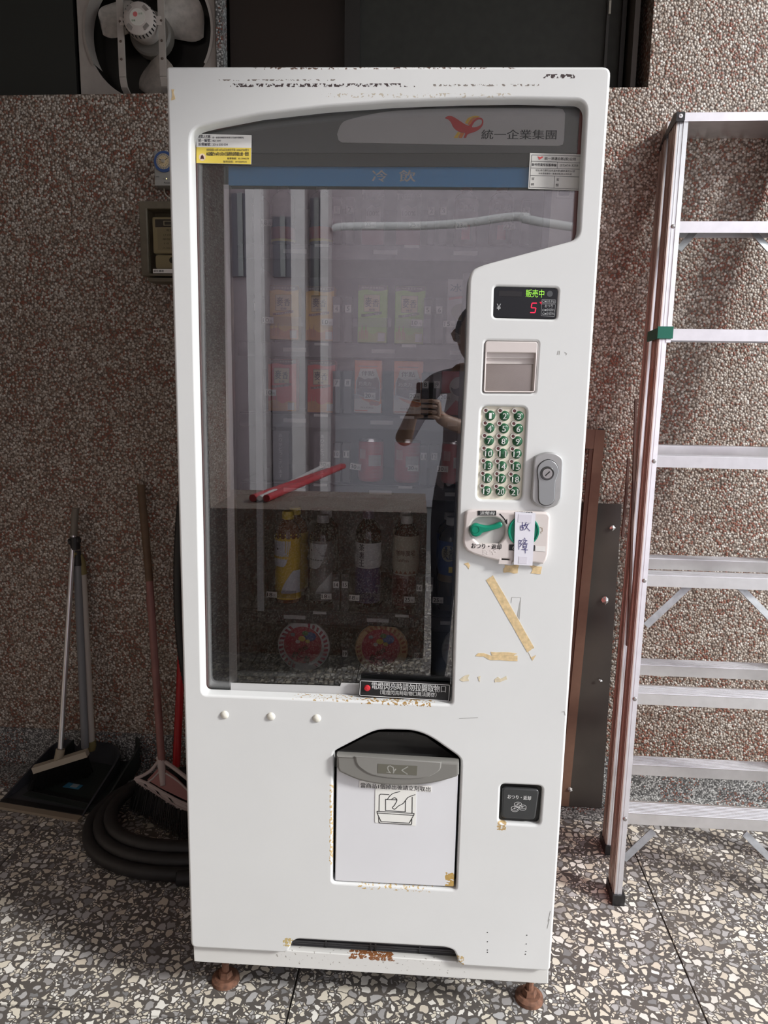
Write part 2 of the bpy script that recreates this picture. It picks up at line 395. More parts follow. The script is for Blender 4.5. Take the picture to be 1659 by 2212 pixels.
# ------------------------------------------------------------------ the open side behind the camera, seen in the glass
MN = (MM.to_3x3() @ Vector((0, 1, 0))).normalized(); MPt = MM @ Vector((0, .0335, 0))
def rv(px, py, yb):                          # where the mirror image at this spot of the glass stands, at world y = yb
    d = ray(px, py); s = (MPt - CAM).dot(MN) / d.dot(MN); h = CAM + d * s; d2 = d - MN * (2 * d.dot(MN)); return h + d2 * ((yb - h.y) / d2.y)
struct(MB().box(-16, 16, -16, -3.2, -.3, -.12).build('ground_street', M((.16, .16, .16), .9, grain=.2, gscale=40, name='asphalt')))
PINKT = M((.66, .56, .59), .6, grain=.1, gscale=14, name='pink_facade_tile'); SHUT = M((.58, .54, .58), .4, name='roller_shutter')
yo = -6.2
wo = struct(MB().box(-9, 9, yo - .4, yo, -.12, 9).build('wall_opposite', PINKT))
for a, b in ((548, 585), (640, 668), (700, 716), (470, 500)):
    x0, x1 = sorted((rv(a, 700, yo).x, rv(b, 700, yo).x)); MB().box(x0, x1, yo, yo + .35, -.12, 9).build('facade_pier', M((.80, .72, .72), .6, grain=.08, gscale=10), wo)
for a, b, c, d_ in ((592, 636, 470, 600), (672, 698, 430, 640), (505, 545, 420, 600)):
    x0, x1 = sorted((rv(a, 700, yo).x, rv(b, 700, yo).x)); z1 = rv(700, c, yo).z; z0 = rv(700, d_, yo).z
    wd = MB().box(x0, x1, yo + .0, yo + .04, z0, z1).build('facade_window', M((.30, .27, .31), .3), wo)
    MB().box((x0 + x1) / 2 - .03, (x0 + x1) / 2 + .03, yo + .04, yo + .07, z0, z1).build('window_bar', M((.5, .5, .5), .5), wo)
for a, b, c, d_ in ((590, 634, 790, 905), (725, 980, 800, 930)):
    x0, x1 = sorted((rv(a, 850, yo).x, rv(b, 850, yo).x)); MB().box(x0, x1, yo, yo + .05, -.1, rv(700, c, yo).z).build('shutter_door', SHUT, wo)
pp = [rv(722, 494, yo + .04), rv(745, 489, -4.4), rv(900, 488, -3.9), rv(1010, 481, -3.8), rv(1130, 468, -3.8), rv(1250, 492, -3.9), Vector((6.2, yo + .42, 2.6))]
tag(MB().tube(cat(pp, 6), .036, 10).build('added_arc_tube', M((.95, .90, .89), .5), None, True), 'pale tube added on the street side for a bright arc mirrored in the glass', 'pipe')  # tube added to give the pale bright arc in the glass
# low pebble wall and pier between the yard and the street
struct(MB().box(-1.75, .03, -1.40, -.74, -.02, .75).build('wall_parapet', PEB))
for k, (a, b, c) in enumerate((((545, 1052), (738, 962), (.55, .03, .04)), ((575, 1062), (742, 990), (.55, .03, .04)), ((560, 1040), (700, 968), (.75, .74, .74)))):
    A_ = rv(*a, -.95); B_ = rv(*b, -2.6); A_.z = B_.z = .772
    tag(MB().tube([tuple(A_), tuple(B_)], .020 if k < 2 else .014, 10).build('plastic_pipe', M(c, .4), None, True), ['red plastic pipe resting on the parapet, mirrored in the glass, upper of the red pair', 'red plastic pipe resting on the parapet, mirrored in the glass, lower of the red pair', 'white plastic pipe beside two red ones, mirrored in the glass'][k], 'pipe', 'pipes on the parapet')
x0, x1 = sorted((rv(404, 700, -.9).x, rv(462, 700, -.9).x))
struct(MB().box(-1.75, x1, -1.15, -.75, .75, 2.75).build('wall_pier_left', PEB))  # pier mirrored in the glass, its unseen left part added to block light

# ------------------------------------------------------------------ vending machine
VM = empty('vending_machine', MM, 'tall white glass-fronted vending machine standing on rusty feet', 'vending machine')
W, H = .7649, 1.77
WIN_PX = [(411.5, 330), (412, 278), (462, 266), (560, 247), (700, 231), (850, 220), (1000, 214.5), (1120, 213), (1267, 216), (1250.5, 516), (1036, 574), (1013, 588), (1006.5, 792), (992, 1050), (976.5, 1522), (437, 1501), (429, 1099), (421.5, 792)]
WIN_R = [0, .05, 0, 0, 0, 0, 0, 0, .02, .018, .02, .022, 0, 0, .008, .012, 0, 0]
win = rnd(mpl(WIN_PX), WIN_R, 7)
PICK_PX = [(720, 1632), (722, 1624), (730, 1619), (790, 1588), (812, 1578.5), (835, 1577), (888, 1578.5), (912, 1584.5), (935, 1596), (988, 1633), (995, 1642), (995.5, 1655), (985, 1923), (718, 1907)]
pick = rnd(mpl(PICK_PX), [0, .004, .004, .012, .012, 0, .01, .01, .012, .006, .004, 0, .008, .008], 4)
def rq(a, b, c, d_, r, dep=0.0):                       # rounded quad from four photo corners (tl, tr, br, bl)
    return rnd(mpl([a, b, c, d_], dep), r)
disp = rq((1068, 619), (1205.5, 622.5), (1201, 689.5), (1066, 686), .006)
bill = rq((1048, 736), (1162.5, 738), (1155.5, 849), (1043, 848.5), .005)
keyp = rq((1040, 877.5), (1137.5, 879.5), (1126.5, 1081), (1030.5, 1079), .011)
cret = rq((1081.5, 1694), (1172, 1698.5), (1166, 1783), (1077.5, 1778), .010)
DOOR_PX = [(358.5, 143.5), (1320.5, 143.5), (1188.5, 2099), (1000, 2087), (989, 2078), (986, 2066), (980, 2054), (964, 2047.5), (642, 2029), (630, 2036), (627, 2047), (622, 2056), (612, 2058.5), (411.8, 2047.5)]
door_o = rnd(mpl(DOOR_PX), [.006, .014, .010, .004, 0, .004, .004, .008, .008, .004, .004, .004, .006, .014], 5)
MB().plate(door_o, 0, .032, [win, pick, disp, bill, keyp, cret], .0048, 3).build('door', WHITE, VM, 30)
# cabinet shell behind the door, with the red side panels
hw = W / 2 - .006
CABR = M((.30, .065, .05), .4, name='red_side_enamel')
MB().box(-hw, -hw + .035, .034, .78, .002, H - .004).box(hw - .035, hw, .034, .78, .002, H - .004).build('side_panel', CABR, VM)
MB().box(-hw + .036, hw - .036, .034, .78, H - .05, H - .005).build('cabinet_roof', M((.09, .085, .08), .6), VM)
MB().box(-hw + .036, hw - .036, .74, .78, .002, H - .052).build('cabinet_back', M((.2, .2, .2), .6), VM)
MB().box(-hw + .036, hw - .036, .034, .74, .002, .03).build('cabinet_floor', M((.2, .2, .2), .6), VM)
# kick plate, vent grille, levelling feet
kb = mpl([(417.5, 2040), (1185, 2090), (1184.5, 2126), (419, 2077.5)], .014)
MB().plate(rnd(kb, [0, 0, .003, .003], 3), .014, .030, (), .002).build('kick_plate', BASEP, VM, 30)
z0 = mp(800, 2040, .03)[1]
for k in range(5):
    a = mp(632, 2040, .03); b = mp(984, 2062, .03)
    MB().box(a[0], b[0], .0335, .046, .010 + k * .0076, .010 + k * .0076 + .0040).build('vent_slat', M((.07, .07, .074), .5), VM)
for px in (704, 800, 811, 907):
    q = mp(px, 2050, .03)[0]; MB().box(q - .0018, q + .0018, .0315, .0335, .004, .046).build('vent_rib', M((.045, .045, .047), .5), VM)
MB().box(-.19, .19, .047, .05, -.002, .10).build('vent_backing', M((.006, .006, .006), .8), VM)
for (lx, ly) in ((-.333, .089), (.360, .089), (-.333, .70), (.360, .70)):
    gz = -(MM @ Vector((lx, ly, 0))).z + .0005       # local z of the floor under this foot (machine leans a trace)
    f = MB().lathe([(0, .012), (.024, .012), (.031, .008), (.032, .0), (0, 0)], 20, (lx, ly, gz)).lathe([(0, .026), (.014, .026), (.017, .013)], 6, (lx, ly, gz))
    f.tube([(lx, ly, gz + .01), (lx, ly, .01)], .0085, 10).build('levelling_foot', RUSTM, VM, 30)
# glass and the panels behind it
gl = [(x * 1.0, z) for x, z in rnd(mpl(WIN_PX), WIN_R, 4)]
cxm = sum(p[0] for p in gl) / len(gl); czm = sum(p[1] for p in gl) / len(gl)
glo = [(cxm + (x - cxm) * 1.012, czm + (z - czm) * 1.006) for x, z in gl]
MB().plate(glo, .0335, .0375).build('display_glass', GLASS, VM)
hd_px = [(405, 330), (408, 268), (462, 258), (560, 238), (700, 222), (850, 211), (1000, 206), (1120, 205), (1275, 206), (1268, 330)]
hd = MB().plate(mpl(hd_px, .04), .040, .044).build('header_panel', DGREY, VM)
sg_px = cat([(728, 290), (737, 268), (758, 257), (839, 240.5), (960, 234.5), (1090, 233.5)], 4) + [(1205, 234), (1216, 236), (1221, 245), (1218.5, 303), (1216, 312), (1206, 315.5), (970, 312.5), (738, 308), (731, 303)]
LIGHTP = M((.58, .58, .56), .35, name='unlit_lightbox_acrylic')
sg = MB().plate(mpl(sg_px, .038), .0378, .040, (), .0006).build('brand_lightbox', LIGHTP, VM)
def z4(x, y): return mp(900 + x / 3.858, 200 + y / 3.858, .0372)
lg = [z4(*q) for q in cat([(235, 212), (262, 196), (298, 199), (345, 226), (400, 262), (432, 276), (448, 268), (462, 244), (485, 222), (515, 211), (542, 214), (556, 236), (552, 268), (530, 298), (495, 322), (455, 336), (425, 348), (413, 376)], 3)] + [z4(*q) for q in cat([(391, 376), (404, 338), (372, 332), (332, 314), (303, 284), (286, 248), (262, 222)], 3)]
lh = [z4(*q) for q in cat([(461, 285), (474, 256), (495, 233), (522, 222), (541, 228), (544, 250), (530, 272), (500, 286), (475, 291)], 4, True)]
MB().plate(lg, .0369, .0376, [lh]).build('bird_emblem', RED, sg)
yl = [z4(*q) for q in cat([(402, 254), (425, 216), (460, 199), (500, 194), (532, 203)], 3)] + [z4(*q) for q in cat([(500, 203), (465, 212), (440, 234), (424, 262)], 3)]
MB().plate(yl, .0370, .0376).build('emblem_stripe', M((.80, .55, .05), .5), sg)
MB().plate([z4(*q) for q in [(345, 325), (366, 333), (342, 377), (310, 376)]], .0370, .0376).build('emblem_stripe', M((.80, .55, .05), .5), sg)
ol = [z4(*q) for q in cat([(426, 264), (442, 236), (468, 214), (502, 205), (524, 208)], 3)] + [z4(*q) for q in cat([(488, 216), (466, 236), (448, 266), (436, 271)], 3)]
MB().plate(ol, .0371, .0377).build('emblem_stripe', ORNG, sg)
MB().plate([z4(*q) for q in [(366, 334), (398, 338), (378, 377), (350, 377)]], .0371, .0377).build('emblem_stripe', ORNG, sg)
MB().tx('統一企業集團', 1040, 1202, 290.5, 21, .0374, .022).build('lettering', M((.075, .08, .085), .6), sg)
MB().plate(mpl([(408, 326), (1262, 330), (1256, 360), (408, 358)], .046), .046, .05).build('painted_shade_band', M((.035, .034, .036), .5), VM)  # dark plate standing in for the shadow at the top of the interior
# blue cold-drinks strip
cs = MB().plate(mpl([(494, 356), (1152, 357), (1150, 405.5), (494, 401)], .058), .056, .060).build('cold_drinks_strip', M((.04, .40, .85), .4), VM)
for ch, a, b in (('冷', 804, 836), ('飲', 863, 897)): MB().tx(ch, a, b, 380, 25, .0554, .03).build('letter', M((.95, .92, .85), .5), cs)
# left inner panel, mullion, sill of the inner door
MB().plate(mpl([(405, 326), (486, 328), (498, 1506), (428, 1506)], .05), .052, .060).build('inner_side_panel', M((.055, .056, .06), .3), VM)
MB().plate(mpl([(484, 400), (495.5, 400), (514, 1482), (497, 1500)], .05), .046, .066).build('inner_door_stile', STEEL, VM)
MB().plate(mpl([(499, 1475), (735, 1482), (737, 1475), (985, 1484), (985, 1535), (498, 1518)], .033), .0322, .0333).build('inner_door_sill', M((.50, .50, .50), .5), VM)
MB().plate(mpl([(514, 1462), (732, 1468), (732, 1476), (514, 1473)], .05), .042, .0438).build('sill_gasket', BLACK, VM)
MB().plate(mpl([(512, 1448), (985, 1462), (985, 1470), (512, 1458)], .05), .0464, .0520).build('inner_door_rail', M((.16, .18, .17), .3), VM)
rp1 = MB().plate(mpl([(1194, 398), (1262, 400), (1256, 580), (1180, 580)], .05), .050, .058).build('inner_door_panel', M((.36, .35, .32), .5), VM)
MB().plate(rq((1203, 405), (1247, 406), (1243, 430), (1200, 429), .003, .05), .046, .050, (), .0015).build('switch_bezel', M((.42, .41, .38), .4), rp1)
MB().plate(rq((1209, 406), (1231, 407), (1229, 423), (1207, 422), .002, .045), .0445, .0462).build('switch', BLACK, rp1)
MB().plate(mpl([(1180, 400), (1194, 400), (1180, 580), (1166, 580)], .05), .05, .07).build('inner_door_stile', M((.03, .03, .033), .4), VM)
MB().plate(mpl([(1001, 590), (1030, 590), (1000, 1500), (968, 1500)], .06), .055, .075).build('inner_door_stile', M((.05, .048, .05), .35), VM)

# cabinet interior
ix0, ix1 = -.346, .345
MB().box(ix0, ix1, .70, .71, .46, 1.71).build('liner_back', LINER, VM)
MB().box(ix0, ix0 + .006, .07, .70, .46, 1.71).build('liner_side', LINER, VM)
MB().box(ix1 - .006, ix1, .07, .70, .46, 1.71).build('liner_side', LINER, VM)
MB().box(ix0, ix1, .07, .70, 1.70, 1.71).build('liner_top', LINER, VM)
MB().box(ix0, ix1, .05, .70, .45, .46).build('liner_floor', SHELF, VM)
MB().plate(mpl([(548, 405), (562, 405), (570, 1320), (556, 1320)], .2), .20, .21).build('lamp_cover', M((.40, .42, .42), .4), VM)

DP, DT = .32, .30
TIER = {1: mp(800, 530, DP)[1], 2: mp(800, 741, DP)[1], 3: mp(795, 893, DP)[1], 4: mp(798, 1042, DP)[1], 5: mp(700, 1312, DP)[1], 6: mp(655, 1458, DP)[1]}
MG = M((.20, .20, .21), .35, name='shelf_rail_grey'); CLR = glass_mat('clear_plastic', (.86, .86, .88), 1.25, .05)
for k, z in TIER.items():
    if k == 6: z = max(z, .50)
    sh = MB().box(ix0 + .008, ix1 - .008, DT + .004, .69, z - .016, z - .003).build('shelf', SHELF, VM)
    MB().box(ix0 + .008, ix1 - .008, DT - .004, DT + .003, z - .034, z - .006).build('shelf_rail', M((.045, .045, .05), .35), sh)
    for q in (-.236, -.037, .137):
        MB().box(q, q + .052, DT - .0065, DT - .0045, z - .0235, z - .0145).build('rail_label', M((.45, .45, .44), .5), sh)
    for q in (-.166, .03):
        MB().box(q, q + .032, DT - .006, DT - .0045, z - .009, z - .003).build('rail_clip', M((.62, .62, .60), .5), sh)
NUMS = {1: [('1', 553, 451), ('1', 728, 453), ('2', 755, 453), ('2', 932, 456), ('3', 958, 456), ('3', 1137, 458)],
        2: [('4', 556, 663), ('4', 727, 667), ('5', 752, 667), ('5', 924, 670), ('6', 949, 670)],
        3: [('7', 561, 822), ('7', 727, 827), ('8', 751, 827), ('8', 919, 831), ('9', 944, 831)],
        4: [('10', 561, 975), ('10', 727, 981), ('11', 748, 981), ('11', 915, 986), ('12', 938, 986)],
        5: [('13', 565, 1258), ('14', 726, 1263), ('15', 745, 1263), ('16', 906, 1270), ('17', 928, 1270)],
        6: [('19', 745, 1412), ('20', 900, 1417), ('21', 925, 1417)]}
for k, L_ in NUMS.items():
    for s_, px, py in L_:
        x_, z_ = mp(px, py, DT); w_ = .0068 if k < 6 else .006
        po = MB().box(x_ - .0085, x_ + .0085, DT + .001, DT + .03, (TIER[k] if k < 6 else .50), z_ + .022).box(x_ - .009, x_ + .009, DT, DT + .034, z_ + .022, z_ + .026).build('lane_divider', M((.05, .05, .055), .4), VM)
        MB().box(x_ - w_, x_ + w_, DT - .001, DT + .001, z_ - .008, z_ + .008).build('number_tag', M((.70, .70, .68), .6), po)
        MB().text(s_, x_ - .0033 * (1.35 if len(s_) > 1 else 1), x_ + .0033 * (1.35 if len(s_) > 1 else 1), z_ - .0048, z_ + .0048, DT - .0014, .02).build('lettering', INKB, po)
PRICE = [('18', 576, 481, 0), ('25', 800, 486, 0), ('25', 896, 486, 0), ('23', 997, 488, 0), ('23', 1100, 489, 0),
         ('10', 579, 692, 0), ('10', 707, 696, 0), ('10', 900, 698, 0), ('15', 970, 700, 0),
         ('10', 585, 848, 0), ('20', 799, 855, 0), ('20', 896, 856, 0), ('20', 962, 858, 0),
         ('30', 702, 1004, 0), ('30', 768, 1008, -.12), ('30', 892, 1011, 0), ('30', 956, 1013, -.03),
         ('18', 587, 1284, -.02), ('18', 705, 1288, .03), ('18', 765, 1291, -.03), ('25', 884, 1295, 0), ('25', 946, 1296, -.02), ('25', 884, 1441, 0)]
for s_, px, py, ro in PRICE:
    x_, z_ = mp(px, py, DT - .006); c, q = math.cos(ro), math.sin(ro)
    pts = [(x_ + a * c - b * q, z_ + a * q + b * c) for a, b in ((-.0125, -.007), (.0125, -.007), (.0125, .007), (-.0125, .007))]
    pt = MB().plate(pts, DT - .008, DT - .0065).build('price_tag', M((.70, .69, .65), .6), VM)
    MB().text(s_, x_ - .0105, x_ + .002, z_ - .0045, z_ + .0048, DT - .0085, .025, False, ro).text('元', x_ + .0035, x_ + .0105, z_ - .0045 + q * .007, z_ + .001 + q * .007, DT - .0085, 0, False, ro).build('lettering', INKB, pt)
# clear guards in front of each lane
for px0, px1, py, hp in ((760, 845, 697, 20), (855, 930, 699, 20), (575, 655, 694, 20), (760, 830, 851, 22), (850, 925, 853, 22), (590, 640, 1283, 16), (662, 726, 1288, 18), (755, 815, 1290, 20), (845, 905, 1293, 20), (928, 985, 1296, 18)):
    a, b, c, d_ = rp(px0, px1, py, hp, DT); MB().box(a, b, DT - .004, DT - .0025, c, d_).build('lane_guard', CLR, VM)
    
# notice with the red lamp, over the glass
ntc = MB().plate(rq((776.5, 1468), (974, 1478), (971, 1517), (775, 1504.5), .004, .016), .016, .022).build('lamp_notice', M((.015, .015, .016), .35), VM)
q = mpl([(778.5, 1470.5), (971.5, 1480), (969, 1514), (777, 1502)], .0155); qo = rnd(q, .003)
MB().line(qo + [qo[0]], .0011, .0156).tx('電燈閃亮時請勿拉開取物口', 803, 963, 1484.5, 15.5, .0157, .012, False, -.006).tx('（電燈閃亮時取物口無法開啓）', 821, 943, 1498, 10, .0157, .005, False, -.006).build('lettering', INKW, ntc)
x_, z_ = mp(793, 1487, .014); MB().lathe([(0, -.004), (.0052, -.003), (.0065, 0), (.0065, .003)], 18, (x_, .0155, z_), 'y').build('red_lamp', M((.55, .03, .04), .3), ntc, True)

# tax sticker (top left) and service sticker (top right), on the outside of the glass
s1 = MB().plate(mpl([(423.5, 288.5), (543, 292), (542, 354.5), (424, 352)], .031), .0315, .0330).build('tax_sticker', PAPER, VM)
MB().flat(mpl([(424, 317.5), (542.5, 319.5), (542, 354.5), (424, 352)], .031), .0313).build('yellow_panel', YEL, s1)
MB().tx('營業人名稱：', 428.5, 456, 295, 7, .0312, .02).tx('統一編號：', 428.5, 456, 303, 7, .0312, .02).tx('設備編號：', 428.5, 456, 311.5, 7, .0312, .02).tx('統一速邁自販股份有限公司(新竹營業所)', 459, 527, 297.5, 4.5, .0312, .015).tx('18211097', 458.5, 477.5, 304, 4.2, .0312, .015).tx('2016 030 004', 459, 492, 312.3, 5, .0312).tx('依財政部110年10月22日台財稅字第11004647344號令', 446, 538, 323.7, 5.6, .0310, .0).tx('本設備於116年12月31日前得免逐筆開立統一發票', 445.5, 537.5, 332.5, 8.5, .0310, .03).tx('檢舉專線：03-3396578', 491, 537.5, 342.3, 4.6, .0310, .02).tx('單照號碼：HY0009241', 482, 533, 349.2, 5, .0310, .0).build('lettering', M((.03, .03, .05), .6), s1)
x_, z_ = mp(436.8, 339.5, .0311); MB().flat(ell(x_, z_, .0062), .0311).build('seal', M((.78, .60, .45), .6), s1)
MB().flat([(x_ + a, z_ + b) for a, b in ((-.0036, -.0040), (-.0015, -.0028), (.0015, -.0028), (.0036, -.0040), (.0026, .0012), (0, .0046), (-.0026, .0012))], .03095).build('seal_bell', M((.06, .015, .02), .6), s1)
s2 = MB().plate(mpl([(1145, 330), (1258.5, 333.5), (1252, 411.5), (1141, 407.5)], .031), .0315, .0330).build('service_sticker', M((.60, .60, .57), .5), VM)
def zs(x, y): return mp(1130 + x / 12.76, 320 + y / 12.76, .0312)
ln = MB()
for a, b in (((240, 185), (1600, 220)), ((1600, 220), (1530, 1130)), ((1530, 1130), (175, 1075)), ((175, 1075), (240, 185)), ((232, 360), (1588, 405)), ((215, 545), (1572, 580)), ((200, 748), (1555, 795)), ((948, 385), (938, 560)), ((872, 772), (850, 1098))):
    ln.line([zs(*a), zs(*b)], .0006, .0312)
ln.tx('統一速邁自販(股)公司', 1176.5, 1243.5, 343.5, 7.5, .0312, .01, False, -.02).tx('新竹營業所客服專線', 1149, 1202, 356, 6.2, .0312, .03, False, -.02).tx('(03)656-3258', 1209.5, 1249, 358, 6.4, .0312, .0, False, -.02).tx('地址:新竹縣竹北市溪州里2鄰新溪街261號', 1157, 1242, 368.7, 4.8, .0312, .0, False, -.02).tx('本販賣機屬統一速邁自販(股)公司財產', 1163, 1235, 375.7, 4.6, .0312, .0, False, -.02).tx('官', 1148.5, 1154.5, 386, 6, .0312).tx('網', 1147, 1153.5, 398, 6, .0312).tx('客', 1202, 1208, 388, 6, .0312).tx('服', 1200.5, 1207, 400, 6, .0312).build('lettering', M((.04, .04, .045), .6), s2)
eb = [zs(*q) for q in [(395, 228), (440, 235), (478, 248), (510, 228), (552, 232), (540, 268), (500, 285), (462, 320), (430, 312), (432, 285)]]
MB().flat(eb, .0311).build('bird_emblem', M((.6, .08, .08), .5), s2)

# price display
dp = MB().plate(disp, .0015, .02, (), .0015).build('price_display', M((.016, .017, .020), .18, spec=.25), VM)
GR = M((.30, .70, .06), .5, 0, .75); RD = M((.95, .012, .06), .5, 0, 1.1)
MB().tx('販売中', 1136, 1175.5, 634, 17, .0012, -.01).build('status_text', GR, dp)
x_, z_ = mp(1152.5, 665, .0012); sgm = MB(); a, b, t_ = .0042, .0082, .0016; sk = .0011
P5 = lambda u, v: (x_ + u * a + sk * v, z_ + v * b)
for s0, s1_ in (((-.8, 1), (.9, 1)), ((-1, .9), (-1, .1)), ((-.8, 0), (.8, 0)), ((1, -.1), (1, -.9)), ((.8, -1), (-.9, -1))): sgm.line([P5(*s0), P5(*s1_)], t_, .0012)
sgm.tx('℃', 1166, 1170.5, 654.5, 5, .0012, .02).build('digit', RD, dp)
gk = MB().tx('¥', 1073, 1082, 663, 14, .0012).tx('お札中止', 1180, 1199, 651, 5.5, .0012).tx('おつり', 1177, 1194.5, 661, 6, .0012).tx('⑩切れ', 1180, 1198, 669.5, 6, .0012).tx('⑤切れ', 1180, 1197.5, 677.5, 6, .0012)
for (c0, c1, c2, c3) in (((1171, 646.5), (1200.5, 647.5), (1200, 655), (1170.5, 654.5)), ((1170.5, 656.5), (1200, 657.5), (1198, 683.5), (1169, 682))):
    o_ = rnd(mpl([c0, c1, c2, c3]), .001, 3); gk.line(o_ + [o_[0]], .0004, .0012)
for py in (651, 669.5, 677.5):
    x0, z0 = mp(1174.5, py); o_ = ell(x0, z0, .0022, .0016, 10); gk.line(o_ + [o_[0]], .0005, .0012); gk.flat(ell(x0 + .0035, z0, .0012, .0016, 6), .0012)
gk.build('lettering', M((.45, .46, .47), .5), dp)
MB().plate(rq((1078, 628), (1128, 629.5), (1127, 641), (1077, 639.5), .0005), .0011, .0016).build('blank_window', M((.012, .012, .013), .3), dp)
x_, z_ = mp(1188, 634.5); MB().flat(ell(x_, z_, .0052), .0013).build('status_symbol', M((.07, .075, .08), .5), dp)

# banknote slot
bi = MB().plate(rq((1048.5, 736.8), (1161.8, 738.7), (1154.8, 848.3), (1043.8, 847.8), .005), -.001, .03, [rq((1051, 761.5), (1156.5, 762.5), (1152, 845), (1048, 845), .002)], .0015).build('banknote_frame', PINK, VM, 30)
MB().plate(mpl([(1050, 760), (1158, 761), (1157, 774), (1050, 773)]), .006, .014).plate(mpl([(1050, 772), (1157, 773), (1156, 786), (1050, 785)]), .010, .018).build('banknote_lip', M((.62, .57, .55), .5), bi)
MB().plate(mpl([(1048, 784), (1158, 784), (1154, 850), (1044, 850)]), .020, .024).build('banknote_plate', M((.42, .39, .35), .22, .9), bi)

# keypad
kp = MB().plate(keyp, .006, .014).build('keypad_panel', CREAM, VM)
for i in range(21):
    r_, c_ = divmod(i, 3); t_ = r_ / 6
    px = (1059 + 31 * c_) * (1 - t_) + (1051 + 30.3 * c_) * t_; py = (897.7 + .6 * c_) * (1 - t_) + (1060.5 + .9 * c_) * t_
    x_, z_ = mp(px, py, .004)
    bt = MB().lathe([(0, -.0042), (.0052, -.0036), (.0086, -.0018), (.0097, .002)], 24, (x_, .005, z_), 'y').build('button', GREENB, kp, 'all')
    lx, lz = x_ - .0088, z_ + .0092
    MB().lathe([(.0026, -.0004), (.0032, -.0020), (.0050, -.0020), (.0056, .001)], 16, (lx, .005, lz), 'y').build('indicator_bezel', M((.50, .48, .44), .4), kp, True)
    MB().lathe([(0, -.0016), (.0030, -.0006)], 12, (lx, .005, lz), 'y').build('indicator_lamp', M((.13, .04, .045), .3), kp)
    s_ = str(i + 1); hw_ = .0023 if s_ == '1' else .0034 if len(s_) == 1 else .0064
    n_ = MB().text(s_, x_ - hw_, x_ + hw_, z_ - .0058, z_ + .0050, .0001, 0 if s_ == '1' else .016).build('lettering', M((.88, .88, .86), .5), kp)

# lock
LOCKM = M((.42, .42, .42), .35, .45, grain=.05, name='zinc_lock'); LOCKD = M((.33, .34, .35), .35, .45, name='zinc_lock_handle')
lo = [mp(980 + a / 5.53, 860 + b / 5.53, -.004) for a, b in cat([(948, 800), (968, 700), (1050, 655), (1130, 642), (1220, 660), (1292, 712), (1304, 780)], 3) + cat([(1282, 1190), (1240, 1265), (1160, 1305), (1080, 1312), (990, 1278), (930, 1220), (922, 1150)], 3)]
lk = MB().plate(lo, -.010, .001, (), .003).build('lock_plate', LOCKM, VM, 30)
li = [mp(980 + a / 5.53, 860 + b / 5.53, -.006) for a, b in cat([(1006, 985), (995, 860), (1030, 780), (1120, 733), (1205, 770), (1246, 850), (1235, 920), (1208, 985)], 4) + cat([(1200, 1195), (1170, 1250), (1100, 1275), (1030, 1250), (1008, 1190)], 4)]
MB().plate([( (x - sum(p[0] for p in li) / len(li)) * 1.04 + sum(p[0] for p in li) / len(li), (z - sum(p[1] for p in li) / len(li)) * 1.03 + sum(p[1] for p in li) / len(li)) for x, z in li], -.0104, -.0098).build('handle_gap', M((.02, .02, .02), .6), lk)
MB().plate(li, -.013, -.010, (), .001).build('lock_handle', LOCKD, lk, 30)
x_, z_ = mp(1182, 1022.5, -.013)
MB().lathe([(.0095, -.0010), (.0118, -.0014), (.0130, .0002)], 28, (x_, -.013, z_), 'y').build('lock_ring', M((.10, .10, .10), .3, .8), lk, True)
MB().lathe([(0, -.003), (.0090, -.003), (.0100, .0002)], 24, (x_, -.013, z_), 'y').build('lock_cylinder', M((.50, .50, .48), .22, .95), lk, True)
MB().plate([(x_ + a, z_ + b) for a, b in ((-.0045, -.0036), (-.003, -.005), (.0048, .0030), (.0034, .0046))], -.0164, -.0159).build('keyhole', BLACK, lk)

# coin panel with return lever
def zc(x, y, d=0): return mp(980 + x / 5.53, 860 + y / 5.53, d)
co = [zc(*q) for q in cat([(130, 1400), (145, 1345), (195, 1325), (260, 1322)], 4)] + [zc(*q) for q in cat([(1060, 1350), (1115, 1362), (1142, 1400), (1140, 1460)], 4)] + [zc(*q) for q in cat([(1118, 1850), (1098, 1920), (1060, 1968)], 3)] + [zc(*q) for q in [(960, 1955), (700, 1948), (540, 1938)]] + [zc(*q) for q in cat([(520, 1930), (330, 1880), (210, 1840), (140, 1790), (108, 1720), (112, 1640)], 4)]
ho = [zc(*q) for q in cat([(182, 1570), (205, 1490), (270, 1425), (400, 1412), (520, 1425), (590, 1490), (612, 1570), (590, 1660), (530, 1728)], 4) + cat([(300, 1728), (240, 1670), (200, 1640)], 3)]
hn = [zc(*q) for q in [(568, 1905), (655, 1912), (655, 1946), (560, 1940)]]
cp = MB().plate(co, -.012, .001, [ho, hn], .004).build('coin_panel', PINK, VM, 30)
MB().plate([zc(*q) for q in [(160, 1390), (640, 1400), (640, 1760), (160, 1750)]], -.0012, -.0004).build('lever_recess', M((.60, .59, .57), .35), cp)
MB().plate([zc(*q) for q in [(560, 1900), (662, 1905), (662, 1945), (552, 1938)]], -.004, -.003).build('catch', M((.06, .06, .06), .5), cp)
lv = [zc(x, y, -.012) for x, y in cat([(190, 1560), (215, 1510), (265, 1492), (330, 1510), (400, 1520), (470, 1508), (540, 1480), (572, 1488), (578, 1515), (545, 1545), (460, 1570), (385, 1592), (340, 1605), (310, 1635), (265, 1650), (215, 1630)], 4, True)]
lr = MB().plate(lv, -.020, -.006, (), .003).build('return_lever', GREENL, cp, 30)
x_, z_ = zc(262, 1572, -.02); MB().lathe([(.0068, -.0005), (.0050, .0045), (0, .005)], 20, (x_, -.0202, z_), 'y').build('lever_pivot', M((.0, .13, .08), .4), cp, True)
x_, z_ = zc(834, 1588, -.012)
